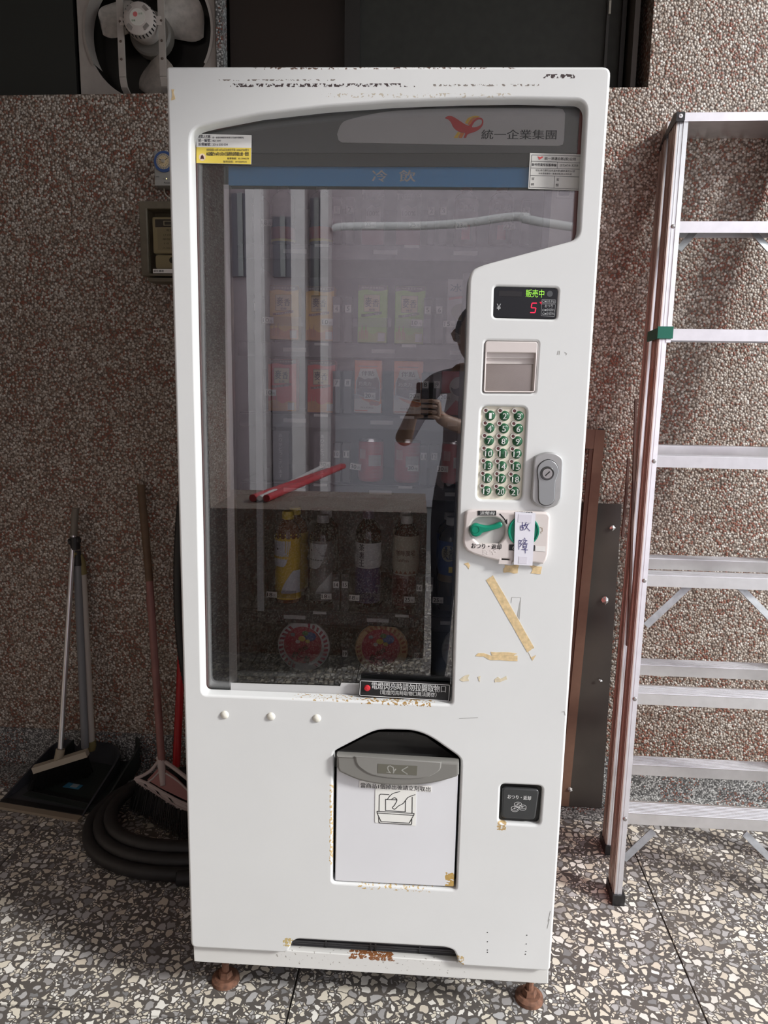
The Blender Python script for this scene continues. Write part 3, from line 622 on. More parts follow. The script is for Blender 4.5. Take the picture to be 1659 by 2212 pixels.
MB().lathe([(0, -.0004), (.0245, -.0006), (.0262, -.0024), (.0285, -.0024), (.0298, .002)], 36, (x_, -.0125, z_), 'y').build('coin_chute_ring', GREENL, cp, True)
BLK = MB().plate([zc(*q, -.013) for q in [(288, 1345), (508, 1345), (508, 1402), (288, 1402)]], -.0128, -.0120).build('lever_label', INKB, cp)
MB().tx('退幣桿', 1037, 1069, 1108.5, 8, -.0131, .015).build('lettering', INKW, cp)
MB().plate([zc(*q, -.013) for q in [(736, 1358), (930, 1358), (955, 1376), (955, 1402), (736, 1402)]], -.0128, -.0120).plate([zc(*q, -.013) for q in [(665, 1748), (972, 1758), (968, 1828), (662, 1818)]], -.0128, -.0120).build('coin_label', INKB, cp)
MB().tx('投幣口', 1118, 1147, 1108, 7, -.0131, .01).tx('6', 1107, 1112, 1183, 9, -.0131, .02).build('lettering', INKW, cp)
MB().plate([zc(*q, -.013) for q in [(978, 1768), (1098, 1775), (1095, 1835), (976, 1828)]], -.0126, -.0120).build('blank_label', M((.74, .72, .70), .6), cp)
ar = [zc(*q, -.0125) for q in cat([(552, 1385), (590, 1425), (620, 1465), (634, 1500)], 4)]
MB().line(ar, .0022, -.0124).flat([zc(*q, -.0125) for q in [(605, 1478), (640, 1440), (642, 1508)]], -.0124).tx('おつり・返却', 1018.5, 1083, 1180, 12, -.0124, .025, False, -.01).build('lettering', INKB, cp)
br = MB()
for bx, by in ((1045, 1189), (1045, 1192.5), (1049, 1189), (1049, 1194), (1053, 1192), (1060, 1189), (1064, 1192), (1068, 1189), (1045, 1196), (1053, 1196), (1066, 1196), (1071, 1192)):
    x_, z_ = mp(bx, by, -.012); br.disc(x_, z_, .0009, -.0127, -.012, 8)
br.build('braille', M((.75, .72, .70), .5), cp)
MB().line([zc(*q, -.0125) for q in [(1030, 1545), (1058, 1552), (1060, 1590), (1040, 1598), (1045, 1615)]], .0009, -.0124).build('coin_symbol', M((.30, .22, .14), .6), cp)
# taped paper note
nt_ = MB().plate(mpl([(1113, 1105.5), (1157, 1108.5), (1150, 1222), (1110, 1219.5)], -.016), -.0165, -.0158).build('paper_note', LAV, VM)
MB().plate(mpl([(1120, 1111), (1149, 1113), (1148, 1130), (1119, 1128)], -.017), -.0169, -.0166).plate(mpl([(1121, 1202), (1139, 1203), (1138, 1218), (1120, 1217)], -.017), -.0169, -.0166).build('clear_tape', M((.68, .66, .73), .25), nt_)
hwk = MB()
for st in ([(1124, 1136), (1134, 1134.5)], [(1129, 1128), (1129, 1142)], [(1124, 1138), (1131, 1139), (1130, 1145), (1125, 1145), (1124, 1138)], [(1137, 1128), (1133, 1137)], [(1134, 1134), (1143, 1131.5)], [(1141, 1132), (1137, 1140), (1133, 1145)], [(1135, 1134), (1139, 1141), (1145, 1147)],
           [(1121, 1167), (1127, 1168), (1123, 1174), (1127, 1176), (1123, 1181)], [(1121, 1168), (1121, 1187)], [(1133, 1162), (1135, 1165)], [(1129, 1166), (1139, 1168)], [(1131, 1169), (1133, 1172)], [(1137, 1168), (1134, 1173)], [(1127, 1173), (1140, 1175)], [(1130, 1176), (1138, 1177), (1137, 1184), (1130, 1183), (1130, 1176)], [(1130, 1180), (1137, 1181)], [(1127, 1187), (1140, 1188)], [(1134, 1184), (1135, 1195)]):
    hwk.line(mpl(st, -.0171), .0011, -.0171)
hwk.build('lettering', BLUEINK, nt_)

# tape residue
def ragged(pts, n=5, amp=1.3, seed=1):
    rr = random.Random(seed); out = []
    for i in range(len(pts)):
        a, b = pts[i], pts[(i + 1) % len(pts)]
        for k in range(n):
            t = k / n; out.append((a[0] + (b[0] - a[0]) * t + rr.uniform(-amp, amp) * (k > 0), a[1] + (b[1] - a[1]) * t + rr.uniform(-amp, amp) * (k > 0)))
    return out
TAPES = [([(1050, 1253), (1065, 1243), (1154, 1399), (1139, 1409)], 8, .7), ([(1141, 1408), (1148, 1420), (1158, 1415), (1150, 1427)], 3, .6),
         ([(1090, 1220), (1120, 1220), (1118, 1238), (1088, 1237)], 4, 1.5), ([(1144, 1221), (1171, 1224), (1168, 1240), (1146, 1238), (1150, 1230)], 3, 1.5), ([(1002, 1218), (1012, 1215), (1016, 1222), (1013, 1229), (1008, 1222)], 2, .8),
         ([(1027, 1417), (1033, 1411), (1045, 1411), (1060, 1416), (1118, 1416), (1118, 1428), (1060, 1426), (1045, 1418)], 3, .8), ([(1060, 1408), (1100, 1409), (1118, 1412), (1110, 1416), (1062, 1415)], 3, 1.0),
         ([(993, 1468), (1003, 1460), (1014, 1457), (1011, 1465), (1013, 1471), (1000, 1472)], 2, .9), ([(1032, 1462), (1038, 1460), (1037, 1472), (1034, 1471)], 2, .8), ([(1068, 1468), (1076, 1462), (1082, 1466), (1094, 1460), (1096, 1467), (1080, 1473), (1069, 1474)], 2, .9),
         ([(370.5, 193), (377, 193), (375, 200), (379, 214), (370, 217), (372, 208)], 2, .7)]
for k, (pp, n_, am) in enumerate(TAPES):
    MB().plate(mpl(ragged(pp, n_, am, k + 3)), -.0006, .0003).build('tape_residue', TAPE if k < 7 or k == 10 else M((.66, .58, .42), .7, grain=.2, gscale=120), VM)
MB().line(mpl([(1104, 1302), (1106, 1290), (1125, 1291), (1122, 1338)]), .0008, -.0004).flat(mpl([(1125, 1291), (1122, 1338), (1117, 1330), (1121, 1310)]), -.0003).build('scratch', M((.42, .42, .40), .6), VM)
for pts in ([(1206, 758), (1204, 766)], [(1209, 758), (1208, 766)], [(1220, 761), (1224, 764), (1223, 767)], [(992, 1552), (1032, 1550)], [(1213, 1538), (1219, 1537), (1221, 1545)], [(1189, 1968), (1184, 1990)], [(1187, 1985), (1182, 2005)]):
    MB().line(mpl(pts), .0009, -.0004).build('scratch', M((.30, .30, .28), .6), VM)
for px, py in ((1053, 2014), (1053, 2034), (1053, 2052), (1053, 2057), (1138, 2020), (1137, 2039), (1136, 2055), (1135, 2061)):
    x_, z_ = mp(px, py); MB().disc(x_, z_, .0011, -.0005, .002, 8).build('drilled_hole', BLACK, VM)
for px, py in ((485.5, 1544), (585.5, 1547.5), (684.5, 1551.5)):
    x_, z_ = mp(px, py); MB().lathe([(0, -.0045), (.0055, -.0040), (.0082, -.0015), (.0088, .001)], 24, (x_, 0, z_), 'y').build('plug_cap', M((.74, .72, .64), .35), VM, 'all')

# delivery bin and flap
bx0, bz0 = mp(715, 1910); bx1, bz1 = mp(998, 1575)
MB().box(bx0, bx1, .24, .25, bz0, bz1).box(bx0 - .01, bx0, .033, .25, bz0, bz1).box(bx1, bx1 + .01, .033, .25, bz0, bz1).box(bx0, bx1, .033, .25, bz1, bz1 + .01).box(bx0, bx1, .033, .25, bz0 - .01, bz0).build('delivery_bin', BLACK, VM)
sw = MB().plate(mpl([(722, 1640), (726, 1624), (795, 1588), (818, 1580), (890, 1581), (920, 1590), (990, 1640), (993, 1660), (720, 1655)], .03), .028, .032).build('smoked_window', M((.022, .021, .02), .22), VM)
MB().tx('おつりレバーを押してください', 838, 896, 1586, 5, .0277).build('faded_lettering', M((.05, .05, .05), .5), sw)
fl = MB().plate(rnd(mpl([(727.5, 1640), (991, 1652), (980.5, 1916), (723.5, 1903)], .004), .003), .004, .022, (), .002).build('delivery_flap', FLAPW, VM, 30)
hh = [mp(*q, -.008) for q in [(727.5, 1630.5), (991.5, 1645.5), (991.5, 1672)] + cat([(986, 1677), (933, 1691), (868, 1695.5), (816, 1692.7), (771, 1683), (733, 1666)], 3) + [(728, 1657)]]
hd_ = MB().plate(hh, -.012, .010, (), .005).build('flap_handle', GREYP, VM, 30)
ti = [mp(*q, -.014) for q in cat([(767, 1634), (770, 1648), (778.5, 1659), (804.6, 1674), (859, 1682), (915, 1680.5), (941, 1670), (951, 1661), (953, 1646)], 4)]
MB().plate(ti, -.0145, -.010, (), .002).build('finger_tab', M((.225, .22, .205), .42), hd_, 30)
MB().line(ti, .0009, -.0128).build('tab_edge', M((.5, .5, .47), .4), hd_)
MB().plate(mpl([(816, 1650), (901.5, 1655), (900, 1675), (816, 1670)], -.015), -.0151, -.0146).build('pull_label', M((.13, .125, .10), .5), hd_)
MB().tx('ひ', 835, 856, 1662, 17, -.0154, .015, True).tx('く', 867, 882, 1664, 18, -.0154, .015, True).build('lettering', M((.50, .50, .46), .5), hd_)
fs = MB().plate(mpl([(776, 1688), (932.5, 1699.5), (932, 1713), (775.5, 1702.5)]), .0030, .0036).build('flap_sticker', PAPER, fl)
MB().tx('當商品1個掉出後請立刻取出', 779, 930, 1700.6, 10.5, .0027, .012, False, -.008).build('lettering', INKB, fl)
pc = MB().plate(rnd(mpl([(810.5, 1705), (899.5, 1711), (898, 1786), (809.5, 1779)]), .003), .0030, .0037).build('picture_sticker', M((.80, .80, .76), .6), fl)
def zp(x, y): return mp(700 + x / 5.352, 1560 + y / 5.352, .0026)
pk = MB(); lw = .0014
for st in ([(753, 838), (655, 832), (640, 845), (636, 1030)], [(1020, 865), (1018, 1050)], [(735, 895), (712, 892), (712, 1022), (940, 1036), (944, 905)], [(715, 895), (840, 898)], [(613, 1030), (1042, 1056), (1038, 1078), (614, 1050), (613, 1030)], [(614, 1050), (660, 1150), (985, 1168), (1036, 1078)], [(632, 1095), (634, 1158), (645, 1165), (1005, 1186), (1014, 1175), (1016, 1120)]):
    pk.line([zp(*q) for q in st], lw, .0026)
for st in ([(735, 890), (770, 845), (810, 820), (878, 803)], [(1054, 838), (980, 865), (950, 895), (915, 940), (860, 970), (825, 1003), (803, 1003), (793, 985), (815, 960), (840, 915), (840, 890), (815, 874), (785, 888)]):
    pk.line([zp(*q) for q in cat(st, 4)], lw, .0026)
pk.build('pictogram', INKB, fl)

# coin return cup
rc = MB().plate(cret, .012, .030).build('coin_return_cup', M((.018, .018, .017), .4), VM)
ci = rq((1085, 1701), (1165, 1705), (1156, 1770), (1083, 1766), .008, .004)
MB().plate(ci, .002, .012, (), .003).build('coin_return_flap', M((.040, .042, .043), .3), rc, 30)
cw = MB().tx('おつり・返却', 1096.5, 1147, 1722.5, 9, .0016, .02, False, -.03)
for ex, ey in ((1119, 1737), (1112, 1746), (1129, 1743)):
    for dy in (0, 3):
        x_, z_ = mp(ex, ey + dy, .0016); o_ = ell(x_, z_, .0072, .0044, 20, (PI if dy else 0), 2 * PI); cw.line(o_ if dy else o_ + [o_[0]], .0007, .0016)
    x_, z_ = mp(ex, ey, .0016); cw.line([(x_ - .003, z_ - .001), (x_ + .003, z_ + .001)], .0008, .0016).line([(x_ - .001, z_ - .002), (x_, z_ + .002)], .0008, .0016)
cw.build('lettering', INKW, rc)

# ------------------------------------------------------------------ drinks and snacks inside the machine
def carton(name, px0, px1, py0, py1, label, body, group, depth=.04):
    x0 = mp(px0, (py0 + py1) / 2, DP)[0]; x1 = mp(px1, (py0 + py1) / 2, DP)[0]; zb = mp((px0 + px1) / 2, py1, DP)[1]; zt = mp((px0 + px1) / 2, py0, DP)[1]
    r = empty(name, at((x0 + x1) / 2, DP, zb), label, 'drink carton', group)
    w_, h_ = (x1 - x0), zt - zb
    MB().plate(rect(-w_ / 2, w_ / 2, 0, h_, .0015, 2), 0, depth, (), .0012).build('carton_body', body, r)
    return r, w_, h_
def cpart(r, name, pts, mt, d=-.0004):
    return MB().flat(pts, d).build(name, mt, r)
BROWN = M((.055, .03, .03), .6); CRM = M((.62, .52, .32), .6); INKD = M((.035, .03, .05), .6)
def tea_carton(px0, px1, py0, py1, label, col, low, ribbon, sub, eng, group):
    r, w_, h_ = carton('tea_carton', px0, px1, py0, py1, label, M(col, .5), group)
    tb = [(-w_ / 2 + .0005, h_ - .0005), (-w_ / 2 + .0005, h_ * .90)] + [(a, h_ * b) for a, b in cat([(-w_ / 2 + .0005, .90), (-w_ * .2, .925), (w_ * .15, .895), (w_ * .5 - .0005, .925)], 4)][1:] + [(w_ / 2 - .0005, h_ - .0005)]
    cpart(r, 'top_band', tb, M((.12, .08, .075), .5))
    MB().text('自然的麥香最對味', -w_ * .38, w_ * .38, h_ * .938, h_ * .972, -.0008).build('slogan', M((.6, .57, .5), .6), r)
    lp = MB().box(-w_ * .29, w_ * .25, -.0008, .0, h_ * .54, h_ * .83).build('label_panel', CRM, r)
    MB().text('麥', -w_ * .25, -w_ * .03, h_ * .62, h_ * .79, -.0012, .02).text('香', 0, w_ * .21, h_ * .625, h_ * .76, -.0012, .02).text(sub, -w_ * .12, w_ * .09, h_ * .555, h_ * .595, -.0012, .01).build('lettering', INKD, r)
    o_ = [(-w_ * .29, h_ * .54), (w_ * .25, h_ * .54), (w_ * .25, h_ * .83), (-w_ * .29, h_ * .83), (-w_ * .29, h_ * .54)]
    MB().line(o_, .0006, -.0011).build('label_outline', INKD, r)
    rb = [(a * w_, b * h_) for a, b in cat([(-.38, .45), (-.2, .455), (.1, .485), (.32, .50)], 4)]
    rb = rb + [(a, b + h_ * .045) for a, b in reversed(rb)]
    cpart(r, 'ribbon', rb, M(ribbon, .5), -.0014)
    MB().text(eng, -w_ * .26, w_ * .24, h_ * .468, h_ * .505, -.0018, 0, False, .10).build('ribbon_lettering', M((.5, .48, .38), .5), r)
    hl = [(-w_ / 2 + .0005, .0005), (w_ / 2 - .0005, .0005)] + [(a * w_, b * h_) for a, b in cat([(.49, .17), (.25, .20), (0, .15), (-.25, .22), (-.49, .19)], 4)]
    cpart(r, 'field_print', hl, M(low, .5))
    for k in range(7):
        a = -w_ * .42 + k * w_ * .045; MB().line([(a, h_ * .06), (a + w_ * .02 * math.sin(k * 2), h_ * (.2 + .05 * (k % 3)))], .0011, -.0009).build('wheat_ear', M((.50, .22, .08), .6), r)
    cpart(r, 'code_patch', rect(w_ * .20, w_ * .43, h_ * .025, h_ * .17), M((.55, .55, .52), .6), -.0010)
    return r
G2 = 'drink cartons on the second shelf'; G3 = 'drink cartons on the third shelf'
tea_carton(582.5, 645, 617, 733, 'yellow milk tea carton, leftmost on the second shelf', (.76, .48, .10), (.66, .30, .10), (.25, .08, .04), '奶茶', 'MILK TEA', G2)
tea_carton(660, 722, 619, 736, 'yellow milk tea carton on the second shelf, beside the number 4 tag', (.76, .48, .10), (.66, .30, .10), (.25, .08, .04), '奶茶', 'MILK TEA', G2)
tea_carton(773, 836, 616, 740, 'bright green tea carton beside the number 5 tag, left of its twin', (.30, .58, .05), (.36, .42, .05), (.09, .14, .04), '綠茶', 'GREEN TEA', G2)
tea_carton(853, 917.5, 618, 742, 'bright green tea carton with a 10 price tag, right of its twin', (.30, .58, .05), (.36, .42, .05), (.09, .14, .04), '綠茶', 'GREEN TEA', G2)
tea_carton(579.5, 640, 776, 888, 'red black-tea carton, leftmost on the third shelf', (.66, .07, .05), (.62, .26, .06), (.25, .06, .04), '紅茶', 'BLACK TEA', G3)
tea_carton(664, 724, 779, 891, 'red black-tea carton on the third shelf, beside the number 7 tag', (.66, .07, .05), (.62, .26, .06), (.25, .06, .04), '紅茶', 'BLACK TEA', G3)
def choco(px0, px1, py0, py1, label):
    r, w_, h_ = carton('chocolate_milk_carton', px0, px1, py0, py1, label, M((.72, .20, .05), .5), G3)
    cpart(r, 'milk_print', [(-w_ / 2 + .0005, .0005), (w_ / 2 - .0005, .0005)] + [(a * w_, b * h_) for a, b in cat([(.495, .18), (.3, .14), (.05, .20), (-.2, .26), (-.40, .34), (-.495, .36)], 4)], M((.62, .60, .55), .5))
    jar = [(-.30, .84), (-.31, .80), (-.36, .70), (-.44, .60), (-.45, .33), (.45, .22), (.45, .58), (.38, .70), (.31, .80), (.30, .84)]
    cpart(r, 'jar_print', [(a * w_, b * h_) for a, b in jar], M((.65, .62, .55), .5), -.0007)
    cpart(r, 'chocolate_print', [(a * w_, b * h_) for a, b in [(-.41, .36), (.41, .24), (.42, .57), (.36, .67)] + cat([(.30, .68), (.15, .655), (.0, .66), (-.12, .64), (-.25, .67), (-.36, .69)], 3) + [(-.41, .58)]], M((.17, .06, .05), .5), -.0010)
    MB().text('伴點', -w_ * .25, w_ * .23, h_ * .705, h_ * .80, -.0011, .01).build('lettering', M((.16, .05, .04), .5), r)
    MB().text('巧克力', -w_ * .34, w_ * .12, h_ * .52, h_ * .595, -.0014, .015).text('CHOCOLATE MILK', -w_ * .33, w_ * .30, h_ * .465, h_ * .49, -.0014).text('﹏﹏﹏﹏﹏', -w_ * .36, w_ * .33, h_ * .87, h_ * .90, -.0009, .02).build('pale_lettering', M((.68, .64, .58), .5), r)
    for s_ in (.16, .32): cpart(r, 'almond_print', ell(w_ * s_, h_ * .185, w_ * .10, h_ * .04, 14), M((.42, .14, .09), .5), -.0012)
    MB().text('保久乳飲品', -w_ * .26, w_ * .22, h_ * .085, h_ * .12, -.0010).build('foot_lettering', M((.25, .18, .15), .5), r)
    cpart(r, 'foot_band', rect(-w_ * .46, 0, h_ * .03, h_ * .055), M((.50, .12, .05), .5), -.0009)
choco(765.5, 824, 778, 892, 'orange chocolate milk carton with a jar print, left of its twin')
choco(850.5, 913, 780, 895, 'orange chocolate milk carton beside the number 8 tag, right of its twin')
r, w_, h_ = carton('iced_tea_carton', 965, 1026, 603, 743, 'pale grey carton with outlined lettering, beside the number 6 tag', M((.42, .40, .40), .5), G2)
MB().text('冰鎮', -w_ * .40, w_ * .42, h_ * .80, h_ * .93, -.001, .02).build('lettering', M((.12, .16, .20), .5), r)
MB().text('紅茶', -w_ * .36, w_ * .2, h_ * .07, h_ * .16, -.001, .0).build('foot_lettering', M((.24, .24, .24), .5), r)
cpart(r, 'red_band', [(-w_ * .44, h_ * .68), (w_ * .3, h_ * .72), (w_ * .3, h_ * .76), (-w_ * .44, h_ * .715)], M((.5, .06, .06), .5), -.0008)
cpart(r, 'leaf_print', ell(w_ * .05, h_ * .50, w_ * .40, h_ * .13, 18), M((.30, .28, .20), .5), -.0008)
cpart(r, 'ice_print', [(a * w_, b * h_) for a, b in [(-.3, .22), (-.1, .36), (.2, .36), (.45, .24), (.45, .18), (0, .14)]], M((.14, .15, .17), .5), -.0009)
r, w_, h_ = carton('milk_drink_carton', 953, 1016, 802, 897, 'red and white carton with a round swirl print, beside the number 9 tag', M((.48, .06, .08), .5), G3)
cpart(r, 'white_panel', [(a * w_, b * h_) for a, b in [(-.5 + .01, .50), (.49, .52), (.49, .22), (.0, .34), (-.38, .02), (-.49, .02)]], M((.60, .58, .56), .5), -.0005)
cpart(r, 'swirl_disc', ell(w_ * .13, h_ * .64, w_ * .36, w_ * .36, 26), M((.62, .60, .58), .5), -.0009)
cpart(r, 'swirl', [(w_ * .13 + w_ * .30 * math.cos(a), h_ * .64 + w_ * .30 * math.sin(a)) for a in [PI + k * PI / 12 for k in range(13)]] + [(w_ * (.43 - .6 * k / 6), h_ * .64 + w_ * .07 * math.sin(k)) for k in range(1, 6)], M((.13, .13, .16), .5), -.0012)

def can(px0, px1, py0, py1, label, group):
    pm = (py0 + py1) / 2; x0 = mp(px0, pm, DP)[0]; x1 = mp(px1, pm, DP)[0]; zb = mp((px0 + px1) / 2, py1, DP)[1]; zt = mp((px0 + px1) / 2, py0, DP)[1]
    R_ = (x1 - x0) / 2; h_ = zt - zb
    r = empty('drink_can', at((x0 + x1) / 2, DP + R_, zb), label, 'can', group)
    MB().lathe([(0, .001), (R_ * .86, 0), (R_ * .97, .004), (R_, .008), (R_, h_ - .010), (R_ * .95, h_ - .004)], 28).build('can_body', M((.48, .045, .06), .32), r, True)
    MB().lathe([(R_ * .95, h_ - .004), (R_ * .93, h_), (R_ * .86, h_), (R_ * .84, h_ - .003), (0, h_ - .003)], 28).build('can_rim', M((.7, .7, .68), .25, .9), r, True)
    pn = MB(); a0, a1 = -.1, .95; rr = R_ + .0004
    pn.lathe([(rr, h_ * .38), (rr, h_ * .64)], 10, (0, 0, 0), 'z', a0 - PI / 2, a1 - PI / 2).build('data_panel', M((.55, .54, .52), .5), r)
    tt = MB()
    for k in range(7): tt.wrap('一二三四五六七八', .42, R_ * .95, h_ * (.405 + k * .032), h_ * (.42 + k * .032), rr + .0003)
    tt.build('fine_print', M((.15, .1, .1), .5), r)
    tq = MB()
    for k in range(6): tq.wrap('一二三四五六七', .42, R_ * .95, h_ * (.70 + k * .035), h_ * (.715 + k * .035), rr + .0003).wrap('一二三四五六七', .35, R_, h_ * (.10 + k * .035), h_ * (.115 + k * .035), rr + .0003)
    tq.build('pale_fine_print', M((.60, .32, .32), .5), r)
    MB().lathe([(rr, h_ * .55), (rr, h_ * .78)], 6, (0, 0, 0), 'z', -.95 - PI / 2, -.35 - PI / 2).build('mark_patch', M((.55, .30, .28), .5), r)
GC = 'red drink cans on the fourth shelf'
can(771, 827, 951, 1041, 'red drink can under the 30 tag, nearest the thank-you cards', GC)
can(850, 909, 953, 1044, 'red drink can in the middle of the three on the fourth shelf', GC)
can(953, 1012, 956, 1046, 'red drink can cut off by the white door beside the keypad', GC)

def bottle(name, pxc, rpx, py0, py1, label, liquid, cap, bands, group, d=DP, parts=True):
    x_, zb = mp(pxc, py1, d); zt = mp(pxc, py0, d)[1]; h_ = zt - zb; R_ = abs(mp(pxc + rpx, (py0 + py1) / 2, d)[0] - mp(pxc, (py0 + py1) / 2, d)[0])
    r = empty(name, at(x_, d + R_, zb), label, 'bottle', group)
    prof = [(0, .003), (R_ * .6, .0), (R_ * .88, .004), (R_ * .96, h_ * .05), (R_ * .98, h_ * .14), (R_ * .96, h_ * .34), (R_ * .88, h_ * .40), (R_ * .95, h_ * .44), (R_, h_ * .52), (R_ * .93, h_ * .60), (R_ * .99, h_ * .70), (R_ * .96, h_ * .78), (R_ * .80, h_ * .84), (R_ * .50, h_ * .885), (R_ * .40, h_ * .90), (R_ * .40, h_ * .93)]
    body = MB().lathe(prof, 28).build('bottle_body', liquid, r, True)
    MB().lathe([(R_ * .42, h_ * .915), (R_ * .45, h_ * .918), (R_ * .45, h_ * .985), (R_ * .41, h_), (0, h_)], 24).build('cap', cap, r, True)
    for nm, z0, z1, mt, a0, a1 in bands:
        zs_ = sorted(set([z0, z1] + [zz / h_ for _, zz in prof if z0 < zz / h_ < z1]))
        def rad(f):
            f *= h_
            for (ra, za), (rb, zb_) in zip(prof[1:-1], prof[2:]):
                if za <= f <= zb_: return ra + (rb - ra) * (f - za) / (zb_ - za + 1e-9)
            return R_
        MB().lathe([(rad(f) + .0009, f * h_) for f in zs_], 48 if a1 - a0 > 6 else 12, (0, 0, 0), 'z', a0 - PI / 2, a1 - PI / 2).build(nm, mt, r, True)
    return r, R_, h_
G5 = 'bottled drinks on the fifth shelf'
AMB = M((.16, .05, .02), .12); DARK = M((.018, .013, .014), .12)
YB = M((.72, .47, .03), .35); SB = M((.33, .33, .33), .4, .4); WB = M((.62, .63, .66), .45)
FULL = (-PI, PI)
def leafpts(a0, a1, z0, z1, R_, n=10, curve=1):
    return None
def ybottle(pxc, py0, py1, d, label, back=False):
    r, R_, h_ = bottle('milk_tea_bottle', pxc, 29, py0, py1, label, AMB, M((.72, .50, .02), .4), [('label_wrap', .06, .72, YB, *FULL)], G5, d)
    if back: return
    mb = MB(); n = 14                                        # white upper field, curved edge
    for k in range(n):
        z0 = .42 + .28 * k / n; z1 = .42 + .28 * (k + 1) / n
        e0 = .55 * math.sqrt((z0 - .42) / .28) - .15; e1 = .55 * math.sqrt((z1 - .42) / .28) - .15
        for a in range(6):
            q = []
            for (e, z) in ((e0, z0), (e1, z1)):
                for f in (a / 6, (a + 1) / 6): q.append(((-1.2 + (e + 1.2) * f), z))
            mb.add([((R_ * .985 + .0012) * math.sin(u), -(R_ * .985 + .0012) * math.cos(u), z * h_) for u, z in (q[0], q[1], q[3], q[2])], [(0, 1, 2, 3)])
    mb.build('white_field', WB, r)
    mb = MB()
    for k in range(n):
        z0 = .13 + .25 * k / n; z1 = .13 + .25 * (k + 1) / n
        e0 = -.35 + .9 * ((z0 - .13) / .25) ** 1.5; e1 = -.35 + .9 * ((z1 - .13) / .25) ** 1.5
        for a in range(6):
            q = []
            for (e, z) in ((e0, z0), (e1, z1)):
                for f in (a / 6, (a + 1) / 6): q.append((e + (1.25 - e) * f, z))
            mb.add([((R_ * .99 + .0012) * math.sin(u), -(R_ * .99 + .0012) * math.cos(u), z * h_) for u, z in (q[0], q[1], q[3], q[2])], [(0, 1, 2, 3)])
    mb.build('white_leaf', WB, r)
    cr = MB(); R2 = R_ * .985 + .0015
    for k in range(7):
        a = -1.2 + k * .4
        cr.add([(R2 * math.sin(u), -R2 * math.cos(u), z * h_) for u, z in ((a - .2, .70), (a + .2, .70), (a, .745))], [(0, 1, 2)])
        cr.add([(R2 * math.sin(a + .055 * math.cos(t)), -R2 * math.cos(a + .055 * math.cos(t)), (.763 + .011 * math.sin(t)) * h_) for t in [j * PI / 5 for j in range(10)]], [tuple(range(10))])
    cr.build('crown_print', YB, r)
    MB().wrap('●', -.62, R_ * .14, h_ * .60, h_ * .622, R_ * .99 + .0018).build('eye_print', INKB, r)
    hp = MB()
    for k in range(5): hp.wrap('│', .0 + k * .13, R_ * .05, h_ * (.55 + .02 * abs(k - 1)), h_ * .70, R_ * .99 + .0016)
    for k, zc_ in ((0, .53), (1, .565), (2, .60)): hp.wrap('○', .05 + k * .22, R_ * .24, h_ * (zc_ - .018), h_ * (zc_ + .018), R_ * .99 + .0018, .03)
    hp.build('feather_print', YB, r)
ybottle(617, 1108.5, 1308, DP, 'yellow capped milk tea bottle with a white bird label, front of its lane')
ybottle(632, 1100, 1284, DP + .09, 'yellow capped milk tea bottle second in its lane', True)
def sbottle(pxc, py0, py1, d, label, back=False):
    r, R_, h_ = bottle('oolong_tea_bottle', pxc, 29, py0, py1, label, DARK, M((.30, .30, .31), .4), [('label_wrap', .06, .73, M((.17, .17, .165), .4, .3), *FULL)], G5, d)
    if back: return
    mb = MB(); n = 12
    for (zb_, zt_, lo, hi, pw, left) in ((.42, .70, -1.2, .45, .5, True), (.14, .39, -.45, .9, 1.4, False)):
        for k in range(n):
            z0 = zb_ + (zt_ - zb_) * k / n; z1 = zb_ + (zt_ - zb_) * (k + 1) / n
            f0, f1 = ((z0 - zb_) / (zt_ - zb_)) ** pw, ((z1 - zb_) / (zt_ - zb_)) ** pw
            for a in range(6):
                q = []
                for (f_, z) in ((f0, z0), (f1, z1)):
                    for t in (a / 6, (a + 1) / 6):
                        q.append(((lo + (lo * .3 + (hi - lo * .3) * f_ - lo) * t) if left else (lo + (hi - lo) * f_ + (hi - (lo + (hi - lo) * f_)) * t), z))
                mb.add([((R_ * .99 + .0012) * math.sin(u), -(R_ * .99 + .0012) * math.cos(u), z * h_) for u, z in (q[0], q[1], q[3], q[2])], [(0, 1, 2, 3)])
    mb.build('white_field', M((.50, .52, .52), .45), r)
    st = MB()
    for k in range(9): st.wrap('一', -.15 + k * .045, R_ * (.95 - k * .07), h_ * (.69 - k * .016), h_ * (.694 - k * .016), R_ * .995 + .0017)
    st.wrap('●', -.8, R_ * .12, h_ * .615, h_ * .635, R_ * .99 + .0018); st.build('feather_print', INKD, r)
sbottle(693, 1117, 1310, DP, 'dark tea bottle with a grey and white bird label beside the 14 tag')
sbottle(699, 1106, 1288, DP + .09, 'dark tea bottle with a grey cap, second in its lane', True)
r, R_, h_ = bottle('green_tea_bottle', 791, 29, 1106, 1316, 'dark bottle with a white paper-like wrap and purple foot beside the 15 tag', DARK, M((.10, .08, .12), .4), [('label_wrap', .42, .68, M((.50, .50, .50), .6), *FULL), ('foot_wrap', .06, .42, M((.055, .045, .13), .4), *FULL)], G5)
tt = MB()
for k, ch in enumerate('茶裏王'): tt.wrap(ch, -.42, R_ * .42, h_ * (.60 - k * .080), h_ * (.672 - k * .080), R_ * .99 + .0016, .03)
for k in range(7): tt.wrap('日', -.72, R_ * .12, h_ * (.60 - k * .024), h_ * (.617 - k * .024), R_ * .99 + .0016)
tt.build('lettering', INKD, r)
r, R_, h_ = bottle('coffee_bottle', 873, 29.5, 1118, 1322, 'bottled coffee with a cream label and white cap, front of its lane', M((.06, .025, .018), .15), M((.52, .52, .49), .45), [('label_wrap', .40, .80, M((.43, .40, .31), .5), *FULL), ('foot_wrap', .06, .385, M((.12, .028, .028), .35), *FULL), ('label_border', .385, .40, M((.45, .42, .36), .5), *FULL)], G5)
